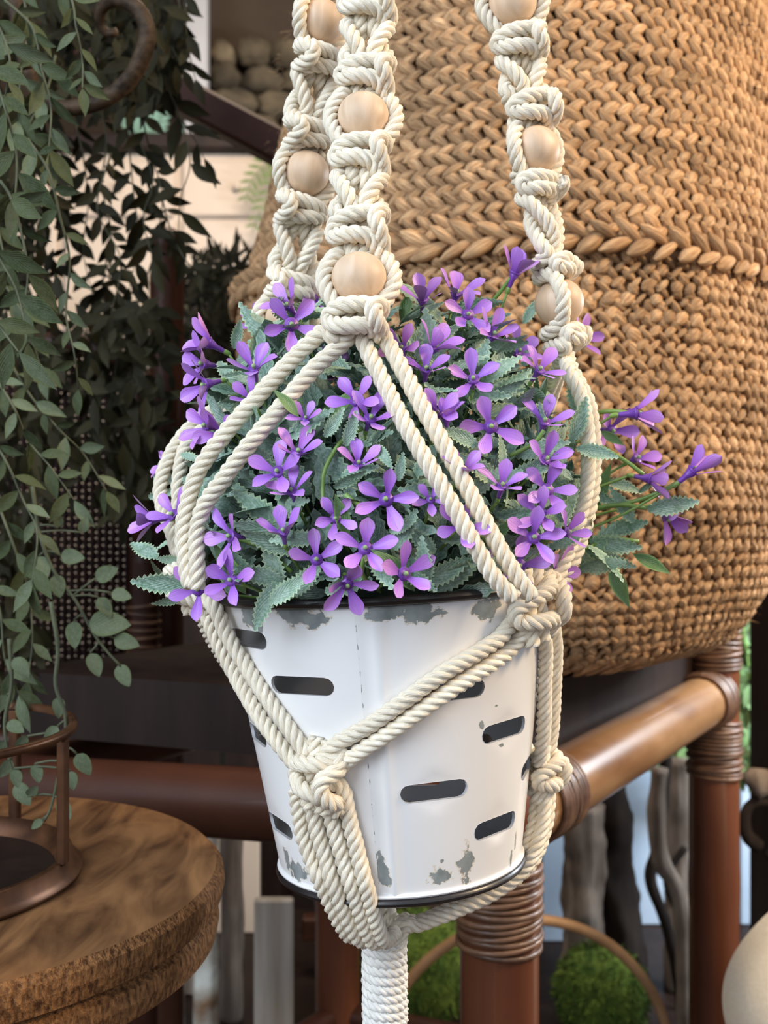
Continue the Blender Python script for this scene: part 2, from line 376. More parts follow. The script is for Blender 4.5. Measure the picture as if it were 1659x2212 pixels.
def wrap(x,y,dr=0):
    th=(x+U0)/RM; r=RB+(RT-RB)*y/BH+dr
    # seam ridge: a soft flat fold to the right of the seam line
    s=x; 
    if s<.016: dr2=-.0005*math.exp(-((s-.0035)/.0018)**2)+.0012*math.exp(-((s-.0085)/.0022)**2)
    else: dr2=0
    r+=dr2
    return MBK@Vector((r*math.cos(th),r*math.sin(th),y))
V=np.array([tuple(wrap(v.x,v.y)) for v in vv]); UVv=np.array([(v.x,v.y) for v in vv])
fk=[f for f in ff if not inhole(sum(vv[i].x for i in f)/3,sum(vv[i].y for i in f)/3)]
# chips
chips=[]
def chip(px,py,rx,ry):
    _,th,h=ray_bucket(px,py); chips.append(((th*RM-U0)%circ,h,rx,ry))
for c in ((840,1318,.013,.0048),(900,1322,.009,.0062),(640,1325,.0125,.0065),(675,1338,.008,.0045),(540,1325,.008,.009),(555,1352,.004,.004),(1052,1312,.008,.007),(1006,1868,.0052,.0100),(950,1892,.0065,.0048),(955,1860,.0012,.0012),
          (640,1880,.0100,.0065),(620,1855,.0045,.007),(828,1890,.005,.006),(822,1875,.0022,.009),(1040,1567,.0016,.0022),(1072,1525,.0014,.0007),(1104,1855,.0016,.006),(1113,1820,.0015,.005),(925,1326,.007,.0012),(1085,1610,.002,.001)):
    chip(*c)
m,nt,b=newmat('chipped_white_enamel'); L=nt.links; M['enamel']=m
uv=N(nt,'ShaderNodeUVMap'); no=N(nt,'ShaderNodeTexNoise'); no.inputs['Scale'].default_value=190; no.inputs['Detail'].default_value=7; no.inputs['Roughness'].default_value=.62
L.new(uv.outputs[0],no.inputs[0]); acc=None
sx=N(nt,'ShaderNodeSeparateXYZ'); L.new(uv.outputs[0],sx.inputs[0])
for (u,h,rx,ry) in chips:
    vm=N(nt,'ShaderNodeVectorMath',operation='SUBTRACT'); L.new(uv.outputs[0],vm.inputs[0]); vm.inputs[1].default_value=(u,h,0)
    v2=N(nt,'ShaderNodeVectorMath',operation='MULTIPLY'); L.new(vm.outputs[0],v2.inputs[0]); v2.inputs[1].default_value=(1/rx,1/ry,0)
    le=N(nt,'ShaderNodeVectorMath',operation='LENGTH'); L.new(v2.outputs[0],le.inputs[0])
    if acc is None: acc=le.outputs['Value']
    else:
        mn=N(nt,'ShaderNodeMath',operation='MINIMUM'); L.new(acc,mn.inputs[0]); L.new(le.outputs['Value'],mn.inputs[1]); acc=mn.outputs[0]
mm=N(nt,'ShaderNodeMath',operation='MULTIPLY_ADD'); L.new(no.outputs[0],mm.inputs[0]); mm.inputs[1].default_value=2.6; mm.inputs[2].default_value=-1.3
ad=N(nt,'ShaderNodeMath',operation='ADD'); L.new(acc,ad.inputs[0]); L.new(mm.outputs[0],ad.inputs[1])
# worn seam line
n5=N(nt,'ShaderNodeTexNoise'); n5.inputs['Scale'].default_value=260; L.new(uv.outputs[0],n5.inputs[0])
sc=N(nt,'ShaderNodeMath',operation='MULTIPLY_ADD'); L.new(sx.outputs[0],sc.inputs[0]); sc.inputs[1].default_value=2200; sc.inputs[2].default_value=-.4
ab=N(nt,'ShaderNodeMath',operation='ABSOLUTE'); L.new(sc.outputs[0],ab.inputs[0])
s2=N(nt,'ShaderNodeMath',operation='MULTIPLY_ADD'); L.new(n5.outputs[0],s2.inputs[0]); s2.inputs[1].default_value=5; s2.inputs[2].default_value=-1.55
s3=N(nt,'ShaderNodeMath',operation='ADD'); L.new(ab.outputs[0],s3.inputs[0]); L.new(s2.outputs[0],s3.inputs[1])
mn=N(nt,'ShaderNodeMath',operation='MINIMUM'); L.new(ad.outputs[0],mn.inputs[0]); L.new(s3.outputs[0],mn.inputs[1])
msk=N(nt,'ShaderNodeMath',operation='LESS_THAN'); L.new(mn.outputs[0],msk.inputs[0]); msk.inputs[1].default_value=.78
edg=N(nt,'ShaderNodeMath',operation='LESS_THAN'); L.new(mn.outputs[0],edg.inputs[0]); edg.inputs[1].default_value=.90
n6=N(nt,'ShaderNodeTexNoise'); n6.inputs['Scale'].default_value=14; n6.inputs['Detail'].default_value=3; L.new(uv.outputs[0],n6.inputs[0])
wr=ramp(nt,[(.3,(.76,.755,.74)),(.7,(.82,.81,.795))],n6.outputs[0])
n7=N(nt,'ShaderNodeTexNoise'); n7.inputs['Scale'].default_value=120; n7.inputs['Detail'].default_value=5; L.new(uv.outputs[0],n7.inputs[0])
gr=ramp(nt,[(.3,(.17,.195,.19)),(.7,(.33,.36,.355))],n7.outputs[0])
m1=N(nt,'ShaderNodeMixRGB'); L.new(edg.outputs[0],m1.inputs[0]); L.new(wr.outputs[0],m1.inputs[1]); m1.inputs[2].default_value=(.70,.64,.54,1)
m2=N(nt,'ShaderNodeMixRGB'); L.new(msk.outputs[0],m2.inputs[0]); L.new(m1.outputs[0],m2.inputs[1]); L.new(gr.outputs[0],m2.inputs[2])
ge=N(nt,'ShaderNodeNewGeometry')
m3=N(nt,'ShaderNodeMixRGB'); L.new(m2.outputs[0],m3.inputs[1]); m3.inputs[2].default_value=(.30,.31,.33,1); m3.inputs[0].default_value=0
L.new(m3.outputs[0],b.inputs['Base Color']); b.inputs['Roughness'].default_value=.32; b.inputs['Coat Weight'].default_value=.15
inv=N(nt,'ShaderNodeMath',operation='SUBTRACT'); inv.inputs[0].default_value=1; L.new(msk.outputs[0],inv.inputs[1])
bp=N(nt,'ShaderNodeBump'); bp.inputs['Strength'].default_value=.6; bp.inputs['Distance'].default_value=.0004; L.new(inv.outputs[0],bp.inputs['Height']); L.new(bp.outputs[0],b.inputs['Normal'])
M['binner']=mat('bare_grey_inner',(.40,.40,.42),(.50,.50,.52),scale=30,rough=.5)
bm_=MB(); bm_.add(V,fk,UVv,0)
body=bm_.obj('body',[M['enamel']],bucket)
inn=MB(); Vi=np.array([tuple(wrap(v.x,v.y,-.0011)) for v in vv]); inn.add(Vi,[f[::-1] for f in fk],UVv)
# hole walls
tag(inn.obj('inner_wall',M['binner'],bucket),'bare grey inner wall')
for (u,h) in holes:
    hw=MB()
    st=stadium(u,h,SL,SH); q=[wrap(x,y,.0002) for x,y in st]+[wrap(x,y,-.0013) for x,y in st]; n=len(st)
    hw.add(arr(q),[(i,(i+1)%n,n+(i+1)%n,n+i) for i in range(n)]); hw.obj('slot_edge',M['binner'],bucket)
def ring(name,h,R,r,m,label=None,sides=10,sq=1.0):
    mb=MB(); prof=[(R+r*math.cos(a),h+sq*r*math.sin(a)) for a in np.linspace(0,2*PI,sides+1)]
    lathe(mb,prof,120); mb.v=[np.array([tuple(MBK@Vector(p)) for p in mb.v[0]])]
    o=mb.obj(name,m,bucket); 
    if label: o['label']=label
    return o
ring('rim',BH+.0006,RT+.0006,.0024,M['rim'],'black rolled rim')
ring('base_rim',-.0012,RB+.0006,.0020,M['rim'],'black bottom rim')
ring('base_lip',.0016,RB+.0007,.0011,M['enamel'],'white lip above the black bottom rim')
mb=MB(); lathe(mb,[(.0005,.001),(RB,.001)],64); mb.v=[np.array([tuple(MBK@Vector(p)) for p in mb.v[0]])]; mb.obj('bottom',M['binner'],bucket)

# ---------------------------------------------------------------- macrame hanger
R0=.0034; RC=.0039
hang=empty('macrame_hanger',P(785,-260,.50),'cream cotton macrame plant hanger with wooden beads and a wrapped tail','plant hanger')
class Strap:
    def __init__(s, ctrl): s.c=np.array(ctrl,dtype=float)    # py, px, depth, rot(deg)
    def at(s, py, u, w_):
        c=s.c; g=lambda k,y: float(np.interp(y,c[:,0],c[:,k]))
        def pos(y): return P(g(1,y),y,g(2,y))
        p=pos(py); T=(pos(py+4)-pos(py-4)).normalized(); a=math.radians(g(3,py))
        X=Vector((1,0,0)); U=(X-T*X.dot(T)).normalized(); Wv=U.cross(T); 
        if Wv.y>0: Wv=-Wv
        U2=U*math.cos(a)+Wv*math.sin(a); W2=Wv*math.cos(a)-U*math.sin(a)
        return p+U2*u*R0+W2*w_*R0
    def build(s, seq, r_in=.95):
        # roles: cords[0]=outer L, 1=inner l, 2=inner r, 3=outer R
        cords=[[],[],[],[]]; role=[0,1,2,3]; beads=[]
        U=[-2.7,-r_in,r_in,2.7]
        kL=[(-2.8,-.08,0),(-2.2,.16,-1.2),(0,.22,-2.1),(2.2,.10,-1.4),(3.2,.12,.8),(2.6,.30,3.1),(2.2,.5,3.5),(2.6,.72,3.0),(3.1,.92,.6),(2.0,.86,-1.4),(0,.8,-2.1),(-2.2,.86,-1.0),(-2.8,1.08,0)]
        kR=[(2.8,-.10,.2),(2.1,.14,1.7),(0,.22,2.3),(-1.9,.28,2.0),(-3.2,.40,.9),(-3.2,.62,.7),(-1.9,.74,2.1),(0,.78,2.4),(1.7,.84,1.8),(2.8,1.10,.2)]
        for kind,y0,y1 in seq:
            h=y1-y0
            for ci in range(4):
                r=role[ci]; L_=cords[ci]
                if kind in 'KM':
                    path={0:kL,3:kR}.get(r) if kind=='K' else {3:[(-a,b_,c) for a,b_,c in kL],0:[(-a,b_,c) for a,b_,c in kR]}.get(r)
                    if path: L_+= [s.at(y0+h*t,u,q) for u,t,q in path]
                    else: L_+= [s.at(y0+h*t,U[r],0) for t in (.15,.5,.85)]
                elif kind=='V':
                    sg=-1 if r<2 else 1
                    if r in (0,3): L_+= [s.at(y0+h*.15,sg*2.9,.6),s.at(y0+h*.5,sg*1.9,1.5),s.at(y0+h*.8,sg*.95,1.2)]
                    else: L_+= [s.at(y0+h*.1,sg*.9,-.2),s.at(y0+h*.4,sg*1.7,-1.1),s.at(y0+h*.8,sg*3.0,-.4)]
                elif kind=='B':
                    sg=-1 if r<2 else 1
                    if r in (0,3): L_+= [s.at(y0+h*t,sg*q,ww) for t,q,ww in ((.06,3.1,.2),(.28,4.1,.3),(.5,4.5,.3),(.72,4.1,.3),(.94,3.1,.2))]
                    else: L_+= [s.at(y0+h*t,sg*.35,0) for t in (.2,.5,.8)]
            if kind=='V':
                sw={0:1,1:0,2:3,3:2}; role=[sw[r] for r in role]
            if kind=='B': beads.append((s.at((y0+y1)/2,0,.15), s.at(y0,0,0)-s.at(y1,0,0)))
        out=[None]*4
        for ci in range(4): out[role[ci]]=cords[ci]
        return out,beads
bead_me=MB()
pr=[(.0020,-.0112)]+[(.0122*math.cos(a),.0117*math.sin(a)) for a in np.linspace(-1.32,1.32,22)]+[(.0020,.0112),(.0020,0)]
lathe(bead_me,pr,40); bead_me=bead_me.mesh('bead',M['bead'])
def put_beads(beads):
    for c,axv in beads:
        q=Vector((0,0,1)).rotation_difference(axv.normalized()).to_matrix().to_4x4()@Matrix.Rotation(random.random()*6,4,'Z')
        link('wooden_bead',bead_me,hang,M=Matrix.Translation(c)@q)
def cord(pts,name='cord',R=RC,**k):
    mb=MB(); p=rope(mb,pts,R,**k); o=mb.obj(name,M['cotton'],hang); ALLP.append(p); return o
ALLP=[]
# front strap
SA=Strap([(-260,800,.515,0),(0,796,.507,0),(170,790,.50,0),(255,785,.495,0),(420,774,.478,0),(603,776,.462,0),(700,768,.455,0),(760,772,.455,0)])
outA,bd=SA.build([('B',-210,-105),('K',-100,-30),('K',-25,52),('V',52,138),('K',138,202),('B',202,312),('K',312,380),('V',380,465),('K',465,548),('B',548,662),('K',664,722)])
put_beads(bd)
def PB(px,py,off=.0034): return ray_bucket(px,py,off)[0]
EC=P(815,1262,.54); ER=(.112,.098,.150)
def dome_depth(px,py,grow=1.0):
    """depth of the flower dome's front surface seen at a pixel"""
    d=P(px,py,1)-CAM; o=CAM-EC; e=[r*grow for r in ER]
    A=sum((d[i]/e[i])**2 for i in range(3)); B=2*sum(o[i]*d[i]/e[i]**2 for i in range(3)); C=sum((o[i]/e[i])**2 for i in range(3))-1
    D=B*B-4*A*C
    if D<=0: return -B/(2*A)
    return (-B-math.sqrt(D))/(2*A)
def clearc(q,g=1.10):
    px=q.x/q.y*F+W_/2; py=H_/2-(q.z-EYE)/q.y*F
    return P(px,py,min(q.y,dome_depth(px,py,g)))
a1=[P(700,716,.458),P(640,768,.462),P(565,848,.462),P(492,930,.470),P(432,1012,.486),P(406,1085,.502),P(396,1160,.515),P(405,1235,.523),P(414,1268,.522)]
a2=[P(744,738,.456),P(682,792,.456),P(602,884,.456),P(532,968,.465),P(478,1040,.482),P(440,1095,.500),P(424,1160,.512),P(426,1240,.520),P(424,1272,.519)]
a3=[P(786,738,.455),P(826,820,.450),P(870,908,.446),P(918,990,.448),P(967,1072,.455),P(1016,1160,.466),P(1066,1245,.480),P(1110,1292,.490)]
a4=[P(826,722,.457),P(868,795,.452),P(913,880,.447),P(962,966,.449),P(1012,1060,.455),P(1060,1150,.467),P(1106,1230,.482),P(1148,1290,.494)]
for base,ext in zip(outA,(a1,a2,a3,a4)): cord(base+[clearc(q) for q in ext])
# back left strap
SB=Strap([(-260,715,.55,-45),(0,692,.55,-48),(50,690,.55,-50),(130,684,.552,-30),(210,674,.555,-20),(300,662,.555,-28),(375,660,.555,-28),(450,648,.556,-18),(540,640,.558,-15),(620,628,.56,-18),(690,618,.56,-20),(760,600,.56,-20)])
outB,bd=SB.build([('K',-170,-110),('V',-110,-60),('K',-60,-5),('B',-2,100),('M',103,160),('V',160,262),('M',265,325),('B',325,425),('M',427,485),('V',485,590),('M',592,645),('B',648,740),('M',742,790)])
put_beads(bd)
b1=[P(540,830,.565),P(440,900,.56),P(392,945,.555),P(356,1010,.55),P(347,1075,.545),P(372,1150,.535),P(395,1230,.525)]
b2=[P(570,840,.56),P(470,910,.555),P(408,955,.55),P(388,1020,.545),P(386,1090,.54),P(398,1160,.535),P(415,1235,.528)]
b3=[P(650,850,.60),P(720,1000,.635),P(780,1150,.64),P(815,1235,.638)]
b4=[P(670,850,.605),P(740,1000,.64),P(800,1150,.645),P(835,1235,.640)]
for base,ext in zip(outB,(b1,b2,b3,b4)): cord(base+ext)
# right strap
SC=Strap([(-260,1060,.53,0),(0,1105,.53,0),(100,1118,.53,-10),(170,1128,.53,-20),(240,1142,.53,-28),(325,1155,.53,-38),(400,1152,.53,-38),(470,1168,.53,-58),(560,1188,.53,-76),(655,1206,.53,-86),(720,1212,.53,-80),(780,1228,.53,-75)])
outC,bd=SC.build([('K',-140,-75),('K',-70,-42),('B',-42,62),('K',64,128),('V',128,205),('K',205,272),('B',272,378),('K',378,432),('V',432,556),('K',558,602),('B',602,706),('K',708,752)])
put_beads(bd)
c1=[P(1190,830,.56),P(1130,950,.61),P(1000,1100,.64),P(870,1235,.64)]
c2=[P(1200,830,.57),P(1150,950,.62),P(1020,1100,.65),P(890,1235,.645)]
c3=[P(1228,800,.515),P(1256,860,.512),P(1268,930,.511),P(1271,1000,.510),P(1264,1070,.508),P(1240,1155,.505),P(1208,1235,.50),P(1175,1290,.497)]
c4=[P(1236,800,.522),P(1270,870,.52),P(1282,940,.52),P(1283,1000,.518),P(1278,1070,.515),P(1258,1155,.511),P(1226,1235,.507),P(1195,1290,.504)]
for base,ext in zip(outC,(c1,c2,c4,c3)): cord(base+ext)
# collecting knots
def knot(c, U, Wv, T, wd=3.6, ht=4.2, name='knot', mir=1):
    """square knot lying on the net: two front bars held by a side loop"""
    f=lambda u,t,q: Vector(c)+Vector(U)*(mir*u*R0*wd/3.6)+Vector(T)*((t-.5)*ht*R0*1.15)+Vector(Wv)*(q*R0)
    kR=[(3.4,-.25,-.3),(2.4,.02,1.2),(.6,.12,2.5),(-1.6,.22,2.3),(-3.7,.42,.6),(-3.4,.70,.5),(-1.6,.80,2.3),(.6,.86,2.5),(2.4,1.0,1.2),(3.2,1.3,-.3)]
    kL=[(-2.4,-.2,-.2),(0,.1,-.8),(2.6,-.1,.2),(3.6,.12,1.6),(2.5,.34,3.2),(2.1,.56,3.4),(2.5,.80,2.9),(3.4,1.0,1.0),(1.5,1.0,-.6),(-1.6,1.05,-.2)]
    cord([f(*q) for q in kR],name,RC*1.03); cord([f(*q) for q in kL],name,RC*1.03)
    for u in (-1.1,1.1): cord([f(u,t,.3) for t in (-.4,.2,.8,1.4)],name)
def nrm(p,c): v=Vector(p)-Vector(c); v=v-ax*v.dot(ax); return v.normalized()
ctr=MBK@Vector((0,0,BH*.9))
kc=P(1148,1308,.487); Wn=nrm(kc,ctr); Ud=ax.cross(Wn).normalized(); Ud=Ud if Ud.x>0 else -Ud
knot(kc,(Ud*.98+Vector((0,0,.12))).normalized(),Wn,Vector((.1,0,-1)).normalized(),4.6,5.0)
kcL=P(412,1258,.522); knot(kcL,Vector((.6,-.75,0)),Vector((-.75,-.6,0)),Vector((.15,0,-1)).normalized(),3.8,4.6)
kcb=P(855,1262,.642); knot(kcb,Vector((-1,0,0)),Vector((0,1,0)),Vector((0,0,-1)),4.2,4.6)
kf=PB(692,1672,.0035); Wn=nrm(kf,MBK@Vector((0,0,BH*.3))); Ud=ax.cross(Wn).normalized(); Ud=Ud if Ud.x>0 else -Ud
knot(kf,(Ud+Vector((0,0,-.25))).normalized(),Wn,Vector((-.1,0,-1)).normalized(),3.4,4.6,mir=1)
kr=P(1166,1668,.545); knot(kr,Vector((.3,.95,0)).normalized(),Vector((.95,-.3,0)).normalized(),Vector((-.1,0,-1)).normalized(),3.4,4.2)
kbb=P(760,1640,.61); knot(kbb,Vector((-.9,-.3,0)).normalized(),Vector((-.3,.9,0)).normalized(),Vector((0,0,-1)),3.4,4.2)
# second tier of cord pairs
def rb(l,off=.0036): return [PB(x,y,off) for x,y in l]
cord([P(1118,1322,.483)]+rb([(1085,1372),(1040,1404),(960,1452),(872,1514),(795,1568),(728,1606),(694,1640)]))
cord([P(1146,1338,.484)]+rb([(1110,1394),(1062,1434),(986,1482),(905,1538),(832,1588),(770,1628),(722,1664)]))
cord([kcL+Vector((0,0,-.006)),P(436,1300,.516),P(462,1370,.512),P(502,1448,.508)]+rb([(548,1530),(590,1590),(630,1640),(662,1664)]))
cord([kcL+Vector((.004,-.003,-.006)),P(462,1310,.505),P(490,1372,.500)]+rb([(532,1440),(578,1510),(625,1575),(660,1625),(682,1652)]))
cord([P(1170,1330,.50),P(1178,1400,.512),P(1176,1490,.52),P(1174,1580,.528),P(1164,1650,.535)])
cord([P(1192,1330,.515),P(1200,1400,.53),P(1197,1490,.54),P(1192,1580,.545),P(1178,1650,.548)])
cord([kcb+Vector((.01,0,-.01)),P(1000,1450,.63),P(1120,1590,.585),P(1160,1655,.55)])
cord([kcb+Vector((.012,0.002,-.01)),P(990,1480,.633),P(1110,1600,.59),P(1150,1665,.553)])
cord([kcb+Vector((-.01,0,-.01)),P(790,1450,.635),P(765,1560,.62),P(760,1635,.615)])
cord([kcb+Vector((-.012,0,-.01)),P(780,1450,.635),P(750,1560,.62),P(745,1635,.615)])
cord([kcL+Vector((0,.005,-.006)),P(470,1400,.56),P(560,1520,.60),P(700,1630,.612)])
# bottom tier
G=P(830,2010,.53)
def gp(dx,dy,dz=0): return G+Vector((dx,dy,dz))
for l,dx,dy in (([(644,1702),(647,1760),(656,1810),(674,1860),(692,1905)],-.0075,-.005),([(672,1715),(684,1790),(702,1850),(724,1920)],-.003,-.009),([(703,1715),(722,1790),(742,1860),(762,1925)],.001,-.010),([(736,1700),(754,1770),(772,1840),(792,1920)],.005,-.009)):
    p=rb(l); last=p[-1]; mid=last*.45+gp(dx,dy,.004)*.55+Vector((0,-.007,-.010))
    cord([kf+Vector((0,-.001,-.004))]+p+[mid,gp(dx,dy,.0015),gp(dx*.6,dy*.6,-.02)],R=RC*1.0)
for i,(dx,dy) in enumerate(((.009,.001),(.008,.005),(.006,-.003),(.009,-.004))):
    off=Vector((.003*math.cos(i*1.6),.004*math.sin(i*1.6),0))
    cord([kr+Vector((0,0,-.004))+off,P(1172,1720,.545)+off,P(1164,1790,.543)+off,P(1135,1862,.540)+off,P(1070,1920,.537)+off*.8,P(985,1962,.533)+off*.6,P(905,1994,.53)+off*.4,gp(dx,dy,.002),gp(dx*.6,dy*.6,-.02)],R=RC*1.0)
for i,(dx,dy) in enumerate(((-.004,.008),(0,.010),(.004,.008),(-.007,.005))):
    off=Vector((.003*(i-1.5),.003*math.sin(i*2.6),0))
    cord([kbb+off,P(765,1740,.605)+off,P(790,1850,.595)+off,P(815,1935,.57)+off*.5,gp(dx,dy,.002),gp(dx*.6,dy*.6,-.02)])
# wrapped tail
mb=MB(); pts=[]; turns=34; zt=G.z-.001; pitch=.0043
for i in range(turns*20+1):
    t=i/20; a=t*2*PI; rr=.0088*(1+.01*math.sin(t*1.7)); pts.append((G.x+.0004*t/turns*4+rr*math.cos(a),G.y+rr*math.sin(a),zt-t*pitch))
rope(mb,pts,R=.0030,pitch=.0135,step=.0016,sides=6); tag(mb.obj('wrap',M['cottonwhite'],hang),'white coiled wrapping round the cords')
mb=MB(); 
for i in range(14):
    a=i*2.4; r=.006*math.sqrt(i/14); z1=zt-turns*pitch
    rope(mb,[(G.x+r*math.cos(a),G.y+r*math.sin(a),z1+.01),(G.x+1.4*r*math.cos(a),G.y+1.4*r*math.sin(a),z1-.05),(G.x+1.9*r*math.cos(a+.2),G.y+1.9*r*math.sin(a+.2),z1-.14)],R=.0026,step=.004,sides=5)
mb.obj('tassel',M['cotton'],hang)
# fine cotton fuzz standing off the cords
mb=MB(); vs=[];fs=[]; nh=0
for p in ALLP:
    n=len(p)
    for _ in range(int(n*1.5)):
        i=random.randrange(n); d=Vector(rng.normal(size=3)).normalized(); b0=Vector(p[i])+d*R0*.85
        l=random.uniform(.0008,.0028); d2=(d+Vector(rng.normal(size=3))*.7).normalized(); sd=d2.cross(Vector((0,1,0)))
        if sd.length<.1: continue
        sd=sd.normalized()*.000035; c_=b0+d2*l*.55; e=c_+(d2+Vector(rng.normal(size=3))*.5).normalized()*l*.5
        vs+= [b0-sd,b0+sd,c_+sd,c_-sd,e]; fs+=[(nh,nh+1,nh+2,nh+3),(nh+3,nh+2,nh+4)]; nh+=5
mb.add(arr(vs),fs); tag(mb.obj('fuzz',M['cotton'],hang),kind='stuff')

# ---------------------------------------------------------------- flower bush
def leaf_geo(Ln,Wd,serr=0,n=12,fold=.25,curl=.2,shape=0,twist=0,thin=True):
    """leaf along +Y, face +Z; uv x = -1..1 across, y along"""
    v=[];uv=[];f=[]
    for i in range(n+1):
        t=i/n
        if shape==0: wv=math.sin(PI*t**.85)**.75*(1-.12*t)   # oblong
        elif shape==1: wv=math.sin(PI*t**1.0)**1.0*(1.15-.5*t)  # ovate pointed
        elif shape==2: wv=math.sin(PI*t**.75)**.7
        wv=max(wv,.03 if i<n else .0)
        z=-curl*Ln*t*t
        for s in (-1,-.5,0,.5,1):
            x=s*Wd/2*wv
            if serr and abs(s)==1 and 0<i<n: x+= (s*Wd*.075 if i%2 else -s*Wd*.075); 
            y=t*Ln+(abs(s)*Ln*.02)
            a=twist*t
            zz=z+abs(s)*fold*Wd/2*wv
            v.append((x*math.cos(a)-(zz-z)*math.sin(a),y,z+(zz-z)*math.cos(a)+x*math.sin(a))); uv.append((s,t))
    for i in range(n):
        for j in range(4): a=i*5+j; f.append((a,a+1,a+6,a+5))
    return np.array(v),f,np.array(uv)
def leaf_mesh(name,m,*a,**k):
    v,f,uv=leaf_geo(*a,**k); return MB().add(v,f,uv,0,random.random()).mesh(name,m)
LV=[leaf_mesh('leaf',M['leaf'],.024,.0092,1,20,.30,c,0,t) for c,t in ((.1,0),(.25,.3),(-.1,-.3),(.35,.1),(.05,.5))]
LG=[leaf_mesh('leaf',M['leafgreen'],.025,.009,0,12,.35,c,1,t) for c,t in ((.2,0),(.0,.3))]
LD=[leaf_mesh('leaf',M['leafdeep'],.024,.009,1,16,.3,c,0,t) for c,t in ((.1,.2),(.3,-.3))]
# petal along +Y from the throat, then splayed
def petal_geo(Ln,Wd,cup=.2,bend=.15):
    v=[];uv=[];f=[];n=9
    for i in range(n+1):
        t=i/n; wv=(.30+.70*math.sin(min(1,t*1.25)*PI/2)**2)*(math.sqrt(max(0,1-((t-.62)/.385)**2)) if t>.62 else 1)
        if i==n: wv=.12
        for s in (-1,-.5,0,.5,1):
            v.append((s*Wd/2*wv,t*Ln,(s*s)*cup*Wd/2*wv-bend*Ln*t*t+ (0.0))); uv.append((s*.5+.5,t))
    for i in range(n):
        for j in range(4): a=i*5+j; f.append((a,a+1,a+6,a+5))
    return np.array(v),f,np.array(uv)
PM=[]
for cup,bend in ((.25,.10),(.4,.2),(.1,.0),(.35,-.1)):
    v,f,uv=petal_geo(.0125,.0062,cup,bend); me=MB().add(v,f,uv).mesh('petal',M['petal'])
    PM.append(me)
mb=MB(); lathe(mb,[(.0006,-.0075),(.0010,-.006),(.0012,-.003),(.0022,-.0006),(.0016,.0000)],12)
sphere(mb,(0,0,.0016),.00105,8,6,mi=1); lathe(mb,[(.0003,.0002),(.0030,.0006),(.0020,-.0005)],10); tube(mb,[(0,0,-.002),(0,0,.001)],.0005,5,mi=1)
sphere(mb,(0,0,-.0078),(.0011,.0011,.0022),8,6,mi=2)
FLM=mb.mesh('flower',[M['petal'],M['stigma'],M['stem']])
bush=empty('flower_bush',EC,'bushy artificial plant with purple star flowers and frosted leaves in the white bucket','plant')
def stem(pts,r=.0007,m='stem',name='stem'):
    mb=MB(); tube(mb,catmull(pts,.004),r,6); return mb.obj(name,M[m],bush)
def flower(px,py,rad,az,el,op=62,d=None,grow=1.06):
    """centre pixel, petal reach in px, facing: az degrees to the right of the camera direction, el up; op = petal splay from the axis"""
    dd=d if d else dome_depth(px,py,grow)
    c=P(px,py,dd); a=math.radians(az); e=math.radians(el)
    ax_=Vector((math.sin(a)*math.cos(e),-math.cos(a)*math.cos(e),math.sin(e)))
    q=Vector((0,0,1)).rotation_difference(ax_).to_matrix().to_4x4()@Matrix.Rotation(random.random()*6.28,4,'Z')
    sc=rad*1.10/F*dd/.0128
    Mx=Matrix.Translation(c)@q@Matrix.Scale(sc,4)
    fo=link('flower',FLM,bush,M=Mx)
    for k in range(5):
        o2=op+random.uniform(-11,11); me=random.choice(PM)
        Ml=Matrix.Rotation(k*2*PI/5+random.uniform(-.13,.13),4,'Z')@Matrix.Translation((0,.0014,-.0004))@Matrix.Rotation(math.radians(90-o2),4,'X')@Matrix.Diagonal((random.uniform(.9,1.12),random.uniform(.9,1.08),1,1))
        o=bpy.data.objects.new('petal',me); COL.objects.link(o); o.parent=fo; o.matrix_basis=Ml
    b0=c-ax_*.0085*sc; inn_=b0.lerp(EC+Vector((0,0,-.01)),.55); mid=b0-ax_*.012; mid=mid.lerp(inn_,.35)+Vector((0,0,-.002))
    stem([b0,mid,inn_])
